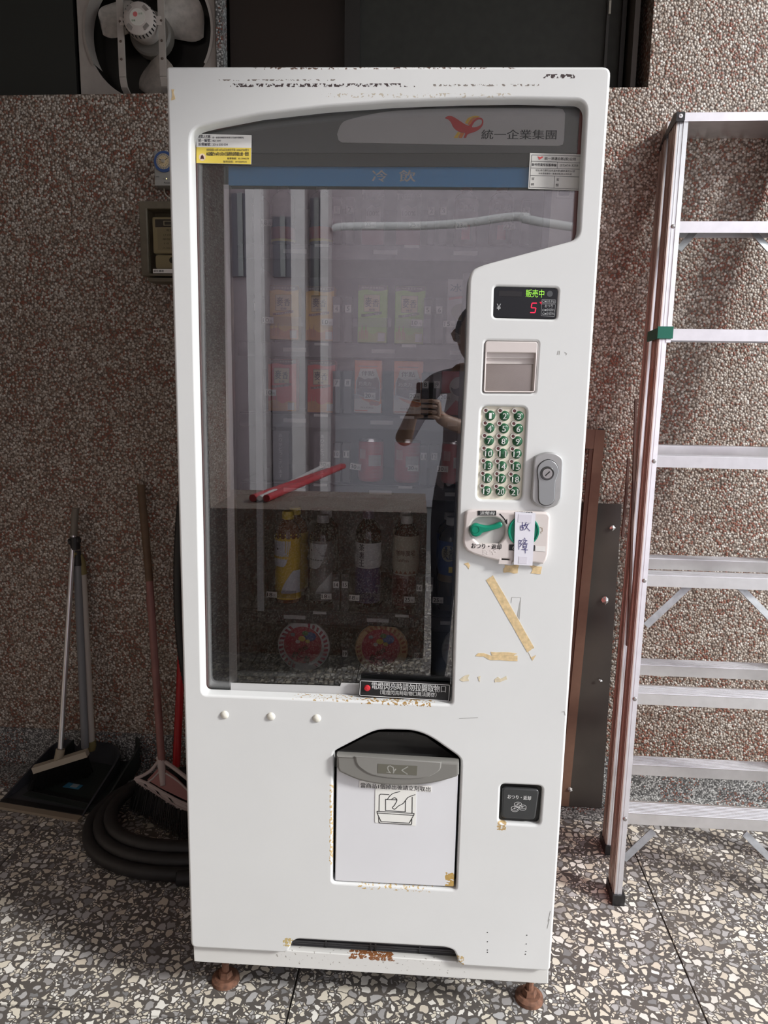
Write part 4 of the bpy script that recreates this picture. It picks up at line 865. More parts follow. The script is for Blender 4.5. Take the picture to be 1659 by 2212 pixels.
MB().wrap('咖啡廣場', -.02, R_ * 1.45, h_ * .595, h_ * .655, R_ * .99 + .0016, .01).wrap('CaféPlaza', -.22, R_ * .95, h_ * .535, h_ * .565, R_ * .97 + .0016).wrap('一', -.0, R_ * 1.4, h_ * .575, h_ * .58, R_ * .97 + .0016).build('lettering', M((.10, .05, .035), .5), r)
MB().wrap('▲▲▲▲▲', 0, R_ * 1.7, h_ * .405, h_ * .44, R_ * .98 + .002).build('hill_print', M((.26, .12, .07), .5), r)
bottle('coffee_bottle', 871, 27, 1108, 1296, 'bottled coffee with a white cap, second in its lane', M((.06, .025, .018), .15), M((.50, .50, .47), .45), [('label_wrap', .40, .80, M((.43, .40, .31), .5), *FULL)], G5, DP + .09)
r, R_, h_ = bottle('barley_tea_bottle', 971, 29.5, 1121, 1325, 'barley tea bottle with a dark blue label and white cap beside the 17 tag', M((.05, .035, .02), .15), M((.50, .50, .49), .45), [('label_wrap', .40, .76, M((.03, .07, .20), .4), *FULL), ('label_base', .33, .40, M((.20, .13, .05), .4), *FULL)], G5)
od = MB(); R2 = R_ + .0012
od.add([(R2 * math.sin(-.25 + .55 * math.cos(t)), -R2 * math.cos(-.25 + .55 * math.cos(t)), h_ * (.635 + .085 * math.sin(t))) for t in [k * PI / 14 for k in range(28)]], [tuple(range(28))]); od.build('round_badge', M((.40, .37, .26), .5), r)
MB().wrap('麥', -.45, R_ * .36, h_ * .59, h_ * .69, R_ + .002, .01).wrap('香', -.05, R_ * .34, h_ * .575, h_ * .675, R_ + .002, .01).build('lettering', M((.05, .04, .02), .5), r)
bottle('barley_tea_bottle', 966, 27, 1110, 1298, 'barley tea bottle with a white cap, second in its lane', M((.05, .035, .02), .15), M((.46, .46, .45), .45), [('label_wrap', .40, .76, M((.03, .07, .20), .4), *FULL)], G5, DP + .09)
x_, z_ = mp(981, 1231, .30)
yt = MB().box(x_ - .013, x_ + .016, .298, .2985, z_ - .007, z_ + .007).build('warning_tag', YEL, VM)

# top shelf
G1 = 'drinks on the top shelf'
for pxc, lab in ((607, 'pale bottle with a red and yellow foot label, leftmost on the top shelf'), (690, 'pale bottle with a red and yellow foot label beside the first number 1 tag')):
    bottle('soft_drink_bottle', pxc, 26, 395, 528, lab, M((.20, .18, .19), .2), M((.5, .5, .5), .4), [('label_wrap', .10, .30, M((.50, .08, .04), .4), *FULL), ('label_border', .06, .10, YB, *FULL)], G1)
for px0, px1, lab in ((781, 830, 'white apple juice carton, left of its twin on the top shelf'), (856, 909, 'white apple juice carton, right of its twin on the top shelf')):
    r, w_, h_ = carton('apple_juice_carton', px0, px1, 410, 530, lab, M((.20, .19, .20), .5), G1)
    MB().text('TREETOP', -w_ * .48, w_ * .48, h_ * .82, h_ * .93, -.001, .01).build('brand_lettering', M((.45, .43, .44), .5), r)
    cpart(r, 'white_badge', [(a * w_, b * h_) for a, b in [(-.3, .42), (.35, .42), (.35, .72), (.12, .68), (-.05, .73), (-.3, .66)]], M((.50, .49, .48), .5), -.0006)
    MB().text('100%', -w_ * .26, w_ * .28, h_ * .53, h_ * .62, -.001, .01).build('lettering', M((.2, .18, .18), .5), r)
    cpart(r, 'red_foot', rect(-w_ * .49, w_ * .49, .001, h_ * .30), M((.22, .07, .08), .5), -.0006)
for px, lab in ((1005, 'cola bottle with a dark scripted label beside the number 3 tag'), (1082, 'cola bottle with a dark scripted label, rightmost on the top shelf')):
    r, R_, h_ = bottle('cola_bottle', px, 27, 395, 531, lab, M((.06, .03, .03), .15), M((.5, .05, .05), .4), [('label_wrap', .44, .76, M((.14, .05, .05), .4), *FULL), ('red_foot', .10, .34, M((.45, .03, .03), .4), -.35, .35)], G1)
    MB().wrap('Coca', 0, R_ * 1.5, h_ * .56, h_ * .70, R_ + .0016).build('lettering', M((.50, .42, .42), .5), r)
# vertical thank-you cards on the empty lanes of row four
for px in (606, 696):
    x_, z_ = mp(px, 1005, DT + .02); z1_ = TIER[4]
    tc_ = MB().box(x_ - .02, x_ + .02, DT + .02, DT + .022, z1_, z1_ + .115).build('sold_out_card', M((.11, .10, .11), .5), VM)
    tt = MB()
    for k, ch in enumerate('ありがとうございます'): tt.text(ch, x_ - .004, x_ + .004, z1_ + .100 - k * .0105, z1_ + .1085 - k * .0105, DT + .0192)
    tt.build('lettering', M((.55, .53, .53), .5), tc_)

# instant noodle bowls standing on their rims, lids to the glass
def bowl(px, py, label, rim, stripe, seal, ang):
    x_, z_ = mp(px, py, DP); R_ = .0645
    r = empty('noodle_bowl', at(x_, DP, z_), label, 'noodle bowl', 'noodle bowls on the bottom shelf')
    MB().lathe([(R_, .002), (R_ * 1.0, .006), (R_ * .93, .012), (R_ * .70, .07), (0, .072)], 36, (0, 0, 0), 'y').build('bowl_body', M((.62, .60, .58), .5), r, True)
    MB().lathe([(0, -.001), (R_ * .97, -.0008), (R_ * 1.0, .002)], 40, (0, 0, 0), 'y').build('lid', rim, r, True)
    MB().disc(-.002, .004, R_ * .72, -.0022, -.001, 36).build('lid_print', M((.45, .03, .07), .45), r)
    sp_ = MB()
    for k in range(30):
        if k in (6, 7, 8, 20, 21, 22, 23): continue
        a = ang + k * 2 * PI / 30; c0 = (math.cos(a), math.sin(a)); c1 = (math.cos(a + .11), math.sin(a + .11)); b0 = (math.cos(a + .16), math.sin(a + .16)); b1 = (math.cos(a + .05), math.sin(a + .05))
        sp_.add([(R_ * .78 * c0[0], -.0016, R_ * .78 * c0[1]), (R_ * .78 * c1[0], -.0016, R_ * .78 * c1[1]), (R_ * .94 * b0[0], -.0016, R_ * .94 * b0[1]), (R_ * .94 * b1[0], -.0016, R_ * .94 * b1[1])], [(0, 1, 2, 3)])
    sp_.build('rim_stripes', stripe, r)
    for k, (a, b, rr, c) in enumerate([(.016, .026, .015, (.05, .12, .34)), (.004, .034, .008, (.10, .22, .08)), (-.004, .020, .009, (.62, .45, .08)), (-.014, .012, .006, (.60, .55, .50)), (.010, .014, .006, (.65, .50, .12)), (-.026, .030, .006, (.20, .20, .24))]):
        MB().flat(ell(a, b, rr, rr * .8, 9), -.0026 - .0001 * k).build('picture_patch', M(c, .5), r)
    MB().text('肉燥', -.014, .012, -.012, .000, -.0030, .02, False, .5).text('統一麵', -.028, .016, -.036, -.018, -.0030, .02, False, -.35).build('lettering', M((.08, .03, .03), .5), r)
    MB().plate(rect(-.012, .020, R_ * .93, R_ * 1.16, .003), -.005, .012, (), .001).build('holder_clip', BLACK, r)
bowl(656, 1396, 'instant noodle bowl with a white striped rim, left end of the bottom shelf', M((.66, .65, .64), .4), M((.42, .05, .10), .45), None, .2)
bowl(824, 1402, 'instant noodle bowl with an orange rim and red lid on the bottom shelf', M((.55, .34, .16), .4), M((.40, .12, .06), .45), None, 1.1)
bowl(1012, 1406, 'pale noodle bowl cut off by the white door, bottom shelf right end', M((.50, .50, .46), .4), M((.42, .40, .34), .45), None, 2.0)

# thin dark tray lying on top of the machine
x0, zt = mp(368, 143, .1); x1 = mp(494, 143, .1)[0]
tag(MB().plate(rect(x0 - .05, x1 + .0, 0, .03, .006), 0, .16, (), .003).build('flat_tray', M((.055, .052, .045), .7)), 'thin dark grey tray lying on top of the white machine', 'tray').matrix_world = at(0, .30, H - .004)

# ------------------------------------------------------------------ exhaust fan in the window
YF = WY + .075
def fp(px, py, y=YF): p = wy(px, py, y); return (p.x, p.z)
FANP = M((.36, .325, .29), .6, grain=.1, gscale=25, name='dusty_beige_paint'); BLADE = M((.42, .385, .34), .45, grain=.2, gscale=60, name='dusty_aluminium_blade')
fx, fz = fp(320, 66); FR = abs(fp(457, 66)[0] - fp(183, 66)[0]) / 2
FAN = empty('exhaust_fan', Matrix.Translation((fx, YF, SILL)), 'dusty beige exhaust fan with three blades set in the window opening', 'fan')
hz = fz - SILL; fl_, fr_ = fp(171, 120)[0] - fx, fp(466, 120)[0] - fx
circ = [(FR * math.cos(a), hz + FR * math.sin(a)) for a in [k * 2 * PI / 64 for k in range(64)]]
MB().plate(rect(fl_, fr_, .001, hz * 2 + .02), 0, .012, [[(x, max(z, .004)) for x, z in circ]], .001).build('fan_frame', FANP, FAN)
MB().lathe([(FR + .006, -.004), (FR - .002, -.006), (FR - .004, .05)], 64, (0, 0, hz), 'y', -.5, PI + .5).build('fan_ring', FANP, FAN, True)
MB().box(fr_, fr_ + .018, .002, .05, .001, hz * 2 + .02).build('frame_return', M((.22, .20, .18), .6), FAN)
for k in range(3):
    a0 = -PI / 2 + k * 2 * PI / 3 + .05; vs, fs_ = [], []; nr, na = 8, 12
    for i in range(nr + 1):
        t = i / nr; rad = .055 + (FR * .90 - .055) * t
        wdt = .34 + .30 * math.sin(PI * min(1, .15 + t * .75)) if t < 1 else .42
        wdt = (.22 + .36 * math.sin(PI * (.18 + .62 * t)))
        if i == nr: wdt *= .55
        for j in range(na + 1):
            u = j / na * 2 - 1; a = a0 + u * wdt; rr = rad * (1 - .10 * u * u * t)
            vs.append((rr * math.cos(a), .032 - u * .030 + .012 * u * u, hz + rr * math.sin(a)))
    for i in range(nr):
        for j in range(na):
            b = i * (na + 1) + j; fs_.append((b, b + 1, b + na + 2, b + na + 1))
    mb = MB().add(vs, fs_).add([(x, y + .003, z) for x, y, z in vs], [tuple(reversed(f)) for f in fs_]); mb.build('fan_blade', BLADE, FAN, 'all')
MB().lathe([(0, .012), (.060, .012), (.066, .018), (.066, .05), (0, .05)], 32, (0, 0, hz), 'y').build('fan_hub', M((.17, .155, .135), .5), FAN, True)
MOT = M((.50, .45, .41), .5, name='beige_motor')
MB().lathe([(.030, .012), (.044, -.004), (.048, -.03), (.050, -.055), (.046, -.075), (.034, -.082), (0, -.082)], 32, (0, 0, hz), 'y').build('motor', MOT, FAN, 35)
for k in range(26):
    a = k * 2 * PI / 26; MB().box(-.0018, .0018, -.072, -.058, .0455, .0495).build('vent_slot', BLACK, FAN).matrix_local = Matrix.Translation((0, 0, hz)) @ Matrix.Rotation(a, 4, 'Y')
for k in range(4):
    a = PI / 4 + k * PI / 2; MB().box(-.009, .009, -.0825, -.05, .030, .040).build('motor_notch', M((.24, .215, .195), .6), FAN).matrix_local = Matrix.Translation((0, 0, hz)) @ Matrix.Rotation(a, 4, 'Y')
MB().disc(0, hz, .024, -.0828, -.082, 28).build('motor_label', M((.62, .60, .54), .5), FAN)
MB().disc(-.006, hz + .008, .007, -.0832, -.0828, 18).build('label_mark', M((.55, .14, .14), .5), FAN)
MB().text('台灣', .004, .016, hz + .006, hz + .012, -.0831).text('電機', -.018, -.006, hz - .012, hz - .006, -.0831).build('label_print', M((.15, .25, .15), .5), FAN)
for sx, xo in ((-1, -.064), (1, .064)):
    st = [(xo, .0, .006), (xo, -.045, .030), (xo, -.055, .055), (xo, -.055, hz * 2 - .05), (xo, -.045, hz * 2 - .02), (xo, 0, hz * 2)]
    b_ = MB()
    for a, b in zip(st[:-1], st[1:]): b_.bar(a, b, .020, .006)
    b_.build('motor_strap', FANP, FAN)
    MB().box(min(xo, sx * .046), max(xo, sx * .046), -.060, -.052, hz - .012, hz + .012).build('strap_bracket', MOT, FAN)
    for zz in (hz, hz - .055, hz - .105):
        MB().lathe([(0, -.003), (.003, -.002), (.004, 0)], 10, (xo, -.059, zz), 'y').build('strap_screw', M((.09, .06, .045), .6), FAN)

# ------------------------------------------------------------------ timer switch and electricity meter on the wall
def wl(px, py, y): p = wy(px, py, y); return p.x, p.z
YT = WY - .055
x0, z1 = wl(331, 326, YT); x1, z0 = wl(379, 401.5, YT); cxx, czz = wl(354.5, 349.5, YT)
x1 = 2 * cxx - x0
TM = empty('timer_switch', Matrix.Translation((cxx, WY, z0)), 'grey wall timer switch with a blue ringed dial', 'timer')
h_ = z1 - z0; hw_ = (x1 - x0) / 2; cz_ = czz - z0
MB().plate(rect(-hw_, hw_, .0, h_, .004), -.055, 0, (), .004).build('timer_case', M((.30, .295, .27), .5), TM, 30)
MB().plate(rect(-hw_ + .002, hw_ - .002, .001, .017, .002), -.0565, -.054).build('lower_cover', M((.33, .325, .30), .5), TM)
MB().disc(0, cz_, hw_ * .93, -.0585, -.055, 36).build('dial_window', M((.035, .06, .15), .3), TM)
MB().lathe([(hw_ * .68, -.0595), (hw_ * .92, -.0595), (hw_ * .95, -.057)], 40, (0, 0, cz_), 'y').build('dial_ring', M((.05, .10, .26), .3), TM, True)
MB().disc(0, cz_, hw_ * .69, -.0605, -.0585, 36).build('dial_scale', M((.45, .40, .32), .5), TM)
MB().disc(0, cz_, hw_ * .48, -.0612, -.0605, 30).build('clock_face', M((.62, .50, .30), .5), TM)
tk = MB()
for k in range(24):
    a = k * PI / 12; tk.line([(hw_ * .56 * math.cos(a), cz_ + hw_ * .56 * math.sin(a)), (hw_ * .64 * math.cos(a), cz_ + hw_ * .64 * math.sin(a))], .0012, -.0608)
for k in range(12):
    a = k * PI / 6; tk.line([(hw_ * .37 * math.cos(a), cz_ + hw_ * .37 * math.sin(a)), (hw_ * .41 * math.cos(a), cz_ + hw_ * .41 * math.sin(a))], .0014, -.0615)
tk.line([(0, cz_), (-hw_ * .36, cz_ + hw_ * .16)], .0018, -.0617).line([(0, cz_), (hw_ * .40, cz_ + hw_ * .26)], .0016, -.0617).build('dial_marks', INKB, TM)
MB().lathe([(0, -.006), (hw_ * .15, -.006), (hw_ * .17, 0)], 18, (0, -.0612, cz_), 'y').build('dial_knob', M((.40, .36, .30), .4), TM, True)
MB().text('Panasonic', -hw_ * .05, hw_ * .9, .0065, .0105, -.0568, .03).text('TIMER', -hw_ * .9, -hw_ * .5, .0245, .0275, -.0554).text('POWER', -hw_ * .15, hw_ * .1, .0185, .021, -.0554).build('lettering', INKB, TM)
MB().disc(hw_ * .18, .0205, .0016, -.0562, -.055, 10).build('power_lamp', M((.9, .8, .45), .4, 0, 1.0), TM)
a = wy(354, 401, WY - .03); b = wy(356, 418, WY - .02); c = wy(368, 430, WY - .015); d = wy(395, 455, WY - .01)
tag(MB().tube([tuple(v) for v in cat([a, b, c, d], 5)], .0022, 6).build('thin_wire', M((.42, .36, .29), .5)), 'thin pale wire hanging below the timer switch', 'wire')
YB_ = WY - .075
x0, z1 = wl(299, 434, YB_); z0 = wl(305, 606, YB_)[1]; w_ = .26; h_ = z1 - z0
MBX = empty('meter_box', Matrix.Translation((x0, WY, z0)), 'olive brown electricity meter box on the wall behind the machine', 'meter box')
OLV = M((.135, .115, .08), .5, grain=.1, name='aged_olive_plastic')
MB().plate(rect(0, w_, .014, h_, .006), -.075, -.001, [rect(.024, w_ - .024, .022, h_ - .022, .004)], .003).build('box_cover', OLV, MBX, 30)
MB().plate(rect(.002, w_ - .002, .016, h_ - .002), -.012, -.001).build('box_back', M((.10, .088, .065), .6), MBX)
MB().plate(rect(.018, w_ - .01, -.002, .010, .002), -.070, -.002, (), .002).build('box_foot', OLV, MBX)
MB().plate(rect(.026, w_ - .026, .024, h_ - .024), -.068, -.066).build('box_window', glass_mat('meter_window', (.93, .91, .84), 1.25, .05), MBX)
lb = MB().plate(rect(.038, .10, .022, .034), -.0772, -.0752).build('name_label', PAPER, MBX)
MB().text('清大·路雲', .040, .072, .0245, .0315, -.0776, .03).build('lettering', INKB, MBX)
x1m, zm1 = wl(331, 470, WY - .05); zm0 = wl(336, 582, WY - .05)[1]
EM = empty('electric_meter', Matrix.Translation((x1m, WY - .013, zm0)), 'cream electricity meter with a dark dial strip inside the meter box', 'meter')
hm = zm1 - zm0; wm = .15; CRMM = M((.44, .40, .30), .5)
MB().plate(rect(.0, wm, hm * .30, hm, .006), -.048, 0, (), .004).build('meter_case', CRMM, EM, 30)
MB().plate(rect(.004, wm - .004, .0, hm * .28, .010), -.044, 0, (), .004).build('terminal_cover', CRMM, EM, 30)
MB().plate(rect(.016, wm - .012, hm * .36, hm * .78), -.0492, -.048).build('meter_plate', M((.36, .33, .26), .5), EM)
MB().plate(rect(.010, wm - .012, hm * .80, hm * .95), -.0492, -.048).build('dial_strip', M((.035, .035, .05), .4), EM)
tt = MB().text('電度表', .045, .075, hm * .72, hm * .76, -.0496).text('(1)50Hz 110V', .035, .11, hm * .63, hm * .67, -.0496).text('單相二線式', .032, .09, hm * .55, hm * .59, -.0496).text('1.0 1/5級', .036, .09, hm * .47, hm * .51, -.0496).text('大同公司 113', .03, .10, hm * .385, hm * .415, -.0496)
tt.build('lettering', M((.08, .07, .06), .6), EM)
MB().disc(.058, hm * .17, .009, -.046, -.043, 20).build('seal_hole', BLACK, EM)
MB().plate(rect(.036, .10, hm * .83, hm * .92), -.0498, -.049, [rect(.039, .097, hm * .845, hm * .905)]).build('dial_frame', M((.4, .4, .35), .5), EM)

# ------------------------------------------------------------------ cleaning tools left of the machine
def V(px, py, y): return tuple(wy(px, py, y))
def mixp(p, q, t): return tuple(Vector(p).lerp(Vector(q), t))
GRN = M((.020, .026, .024), .5, name='dark_green_plastic'); CHAR = M((.040, .043, .050), .45, grain=.1, gscale=20, name='charcoal_plastic'); BRIST = M((.008, .008, .008), .7, name='black_bristle')
def dustpan(name, org, yaw, tilt, label, mt, lipmt, w_, d_, hb, sticker):
    r = empty(name, Matrix.Translation(org) @ Matrix.Rotation(yaw, 4, 'Z') @ Matrix.Rotation(tilt, 4, 'X'), label, 'dustpan', 'dustpans')
    n = 10; bk = [(w_ / 2 * .92, d_ * .70), (w_ / 2 * .86, d_ * .86), (w_ / 2 * .66, d_ * .96), (w_ * .2, d_)]
    right = [(w_ / 2, 0)] + [tuple(p) for p in cat(bk, 4)]; out = right + [(-x, y) for x, y in reversed(right)]
    mb = MB().prism([(x, y, .002 + y * .05) for x, y in out], (0, 0, .004)); mb.build('pan_floor', mt, r)
    sw_ = MB()
    path = out[:]                                                  # wall rises towards the back
    for (a, b) in zip(path[:-1], path[1:]):
        ha, hb_ = hb * min(1, .04 + a[1] / d_), hb * min(1, .04 + b[1] / d_)
        def ins(p, q=.006): s_ = 1 - q / (w_ / 2); return (p[0] * s_, p[1] * (1 - .02))
        ia, ib = ins(a), ins(b)
        sw_.add([(a[0], a[1], a[1] * .05), (b[0], b[1], b[1] * .05), (b[0] * 1.03, b[1] * 1.02, b[1] * .05 + hb_), (a[0] * 1.03, a[1] * 1.02, a[1] * .05 + ha), (ia[0], ia[1], a[1] * .05), (ib[0], ib[1], b[1] * .05), (ib[0] * 1.03, ib[1] * 1.02, b[1] * .05 + hb_), (ia[0] * 1.03, ia[1] * 1.02, a[1] * .05 + ha)],
                [(0, 1, 2, 3), (5, 4, 7, 6), (3, 2, 6, 7)])
    sw_.build('pan_wall', mt, r, 40)
    MB().box(-w_ / 2 - .004, w_ / 2 + .004, -.012, .012, .0, .009).build('rubber_lip', lipmt, r)
    MB().box(-w_ / 2 + .002, w_ / 2 - .002, .012, .034, .004, .012).build('pan_ridge', M((.010, .010, .011), .5), r)
    if sticker:
        st = MB().box(-.005, .055, .13, .168, .0158, .0166).build('sticker', M((.05, .22, .36), .5), r)
        MB().box(.018, .042, .136, .156, .0167, .0170).build('sticker_panel', M((.35, .42, .46), .5), r)
    return r
lipL, lipR = wz(-6, 1742, 0), wz(171, 1772, 0); mid = (lipL + lipR) / 2; dv = lipR - lipL; yw_ = math.atan2(dv.y, dv.x)
dp1 = dustpan('dustpan', mid, yw_, 0, 'charcoal dustpan with a beige lip and blue sticker, grey pole', CHAR, M((.27, .22, .16), .7), dv.length, .29, .085, True)
back = Vector((-math.sin(yw_), math.cos(yw_), 0))
dp2 = dustpan('dustpan', mid + back * .045 + Vector((.045, .01, .004)), yw_ - .06, .02, 'dark green dustpan with a white pole, standing behind the charcoal one', GRN, GRN, dv.length * .95, .28, .10, False)
def local(o, p): return tuple(o.matrix_world.inverted() @ Vector(p))
bpy.context.view_layer.update()
a = V(184, 1615, 2.235); b = V(167, 1222, 2.275)
MB().tube([local(dp1, p) for p in (a, b)], .0125, 12).build('pole', M((.20, .205, .215), .45), dp1, True)
MB().tube([local(dp1, p) for p in (b, mixp(b, V(165, 1190, 2.28), 1))], .0145, 12).build('pole_grip', M((.02, .02, .02), .5), dp1, True)
a = V(196, 1612, 2.265); b = V(177, 1240, 2.29)
MB().tube([local(dp2, p) for p in (a, b)], .0150, 12).build('pole', M((.46, .42, .37), .5), dp2, True)
OL = M((.20, .16, .06), .55)
MB().tube([local(dp2, p) for p in (a, V(195, 1600, 2.265))], .0185, 12).tube([local(dp2, p) for p in (V(196.5, 1622, 2.262), a)], [.014, .0185], 12).build('pole_socket', OL, dp2, True)
MB().tube([local(dp2, p) for p in (b, V(175, 1215, 2.29), V(172, 1198, 2.285))], [.0165, .015, .010], 12).tube([local(dp2, p) for p in (V(172, 1198, 2.285), V(160, 1196, 2.262), V(158, 1204, 2.26))], .006, 8).build('pole_hook', OL, dp2, True)
# broom standing in the pan
t0 = V(163, 1098, 2.285); t1 = V(159, 1156, 2.275); t2 = V(130, 1622, 2.13)
br = empty('broom', Matrix.Translation(t2), 'broom with a thin silver pole, beige head and black bristles over the dustpan', 'broom')
bpy.context.view_layer.update()
MB().tube([local(br, p) for p in (t1, t2)], .0085, 12).build('pole', M((.62, .62, .62), .3, .85), br, True)
MB().tube([local(br, p) for p in (t0, t1)], .0115, 12).build('hand_grip', M((.17, .15, .12), .6), br, True)
MB().tube([local(br, p) for p in (V(150, 1170, 2.27), V(172, 1166, 2.272))], .011, 10).tube([local(br, p) for p in (V(162, 1160, 2.272), V(163, 1186, 2.272))], .016, 12).build('pole_clip', BLACK, br, True)
MB().tube([local(br, p) for p in (V(131, 1618, 2.13), V(126, 1642, 2.12))], .0145, 12).build('pole_socket', M((.27, .235, .17), .6), br, True)
hA, hB = Vector(V(73, 1662, 2.10)), Vector(V(189, 1626, 2.135))
MB().bar(local(br, hA), local(br, hB), .028, .020, (0, 1, 0)).build('broom_head', M((.36, .32, .25), .6), br)
bs = MB(); rr = random.Random(4); pB = [Vector(wz(66, 1707, .012)), Vector(wz(196, 1676, .014))]
for k in range(420):
    t = k / 419; q = hA.lerp(hB, .02 + .96 * t) + Vector((0, rr.uniform(-.012, .012), -.008)); e = pB[0].lerp(pB[1], t) + Vector((rr.uniform(-.008, .008), rr.uniform(-.02, .02), rr.uniform(0, .01)))
    q, e = Vector(local(br, q)), Vector(local(br, e)); bs.add([tuple(q + Vector((-.0012, 0, 0))), tuple(q + Vector((.0012, 0, 0))), tuple(e + Vector((.001, 0, 0))), tuple(e - Vector((.001, 0, 0)))], [(0, 1, 2, 3)])
    bs.add([tuple(q + Vector((0, -.0012, 0))), tuple(q + Vector((0, .0012, 0))), tuple(e + Vector((0, .001, 0))), tuple(e - Vector((0, .001, 0)))], [(0, 1, 2, 3)])
bs.build('bristles', BRIST, br)['kind'] = 'stuff'
# fan-headed broom with a pink pole
def ry(py): return 2.10 - (py - 1640) * (.15 / 165)
t0 = V(304, 1047, 2.295); t1 = V(323, 1255, 2.25); t2 = V(349, 1645, ry(1645))
fb_ = empty('fan_broom', Matrix.Translation(t2), 'fan-headed broom with a pink pole and brown grip, beside the hose', 'broom')
bpy.context.view_layer.update()
MB().tube([local(fb_, p) for p in (t0, t1)], .0125, 12).build('hand_grip', M((.125, .075, .04), .6, grain=.2, gscale=30), fb_, True)
MB().tube([local(fb_, p) for p in (t1, t2)], .0120, 12).build('pole', M((.26, .115, .10), .5, grain=.12, gscale=30), fb_, True)
MB().tube([local(fb_, p) for p in (V(323.5, 1288, 2.246), V(326, 1320, 2.24))], .0126, 12).build('pole_band', M((.22, .10, .09), .5), fb_, True)
HP = M((.46, .39, .37), .55)
def fh(px, py): return local(fb_, V(px, py, ry(py)))
MB().tube([fh(347, 1634), fh(349, 1650), fh(352, 1698)], [.015, .013, .008], 10).build('head_socket', HP, fb_, True)
for nm, pts, wd in (('head_rib', [(341, 1646), (325, 1665), (305, 1677), (292, 1682)], .011), ('head_rib', [(357, 1646), (380, 1662), (410, 1686), (440, 1712)], .013), ('head_rib', [(343, 1668), (330, 1682), (318, 1690)], .006), ('head_rib', [(358, 1670), (385, 1688), (410, 1712)], .006),
                    ('head_arc', [(291, 1682), (318, 1692), (352, 1712), (390, 1732), (430, 1748), (460, 1754)], .010), ('head_arc', [(298, 1692), (330, 1712), (370, 1737), (410, 1754), (450, 1763)], .012)):
    MB().tube([fh(*q) for q in cat(pts, 3)], wd / 2, 8).build(nm, HP, fb_, True)
MB().prism([fh(*q) for q in [(346, 1655), (318, 1685), (352, 1705), (400, 1728), (430, 1738), (412, 1712), (380, 1680)]], (0, .004, 0)).build('head_web', M((.30, .13, .12), .5), fb_)
for k in range(15):
    t = k / 14; a = cat([(293, 1683), (318, 1693), (352, 1713), (390, 1733), (430, 1749), (460, 1755)], 4); b = cat([(298, 1691), (330, 1711), (370, 1736), (410, 1753), (450, 1762), (466, 1765)], 4)
    i = int(t * (len(a) - 1)); MB().bar(fh(*a[i]), fh(*b[min(i, len(b) - 1)]), .007, .004).build('head_tooth', HP, fb_)
bs = MB(); aa = cat([(296, 1692), (330, 1713), (370, 1738), (410, 1755), (450, 1764)], 12); 
for k in range(520):
    t = rr.random(); i = t * (len(aa) - 1); q0 = aa[int(i)]; e0 = (q0[0] - 8 + (q0[0] - 350) * .12, 1738 + (q0[0] - 290) * .68 + rr.uniform(-8, 8))
    e0 = (e0[0], min(e0[1], 1815)); q = Vector(V(q0[0] + rr.uniform(-2, 2), q0[1], ry(q0[1]) + rr.uniform(-.012, .012))); e = Vector(wz(e0[0], e0[1], .004 + rr.uniform(0, .02)))
    q, e = Vector(local(fb_, q)), Vector(local(fb_, e)); bs.add([tuple(q + Vector((-.0014, 0, 0))), tuple(q + Vector((.0014, 0, 0))), tuple(e + Vector((.0012, 0, 0))), tuple(e - Vector((.0012, 0, 0)))], [(0, 1, 2, 3)])
bs.build('bristles', BRIST, fb_)['kind'] = 'stuff'
# red pole
t0 = V(402, 1200, 2.26); t1 = V(381, 1655, 2.17); t2 = V(378, 1690, 2.16)
rp_ = empty('red_broom', Matrix.Translation(t2), 'bright red pole of a broom half hidden behind the machine', 'broom')
bpy.context.view_layer.update()
MB().tube([local(rp_, p) for p in (t0, t1)], .0130, 12).build('pole', M((.42, .012, .015), .35), rp_, True)
MB().tube([local(rp_, p) for p in (t1, t2)], .011, 12).build('pole_socket', M((.20, .17, .02), .5), rp_, True)
MB().bar((-.02, 0, -.03), (.20, 0, -.03), .05, .05, (0, 1, 0)).build('broom_head', BLACK, rp_)
# black corrugated pipe beside the machine
cp_ = [V(412, 1000, 2.05), V(394, 1100, 2.06), V(387, 1220, 2.08), V(389, 1340, 2.10), V(402, 1450, 2.12), V(430, 1560, 2.16), V(470, 1700, 2.2)]
pts = cat(cp_, 26); rs = [.0165 + .002 * (k % 2) for k in range(len(pts))]
tag(MB().tube(pts, rs, 10).build('corrugated_pipe', M((.010, .010, .010), .5), None, True), 'black corrugated pipe leaning between the machine and the wall', 'pipe')
# coil of black hose
hc = (-.715, 2.005); pts = []
for k in range(0, 121):
    t = k / 48; a = -1.25 - t * 2 * PI; r_ = .292 - .030 * t + .012 * math.sin(a * 2 + 1); pts.append((hc[0] + r_ * 1.05 * math.cos(a), hc[1] + r_ * .95 * math.sin(a), .0215 + .020 * t + .004 * math.sin(3 * a)))
HOS = M((.014, .013, .013), .55, grain=.4, gscale=30, bump=.3, name='dusty_black_hose')
hs = empty('rubber_hose', Matrix.Translation((hc[0], hc[1], 0)), 'coiled thick black rubber hose lying on the floor by the machine', 'hose')
bpy.context.view_layer.update()
MB().tube([local(hs, p) for p in pts], .0205, 12).build('hose_coil', HOS, hs, True)
e = Vector(wz(384, 1896, .022)); MB().tube([local(hs, p) for p in (tuple(e + Vector((.10, .015, 0))), tuple(e))], .022, 12).build('hose_end', HOS, hs, True)
MB().tube([local(hs, p) for p in (tuple(e), tuple(e + Vector((-.004, -.001, 0))))], .019, 12).build('hose_mouth', M((.004, .004, .004), .8), hs)
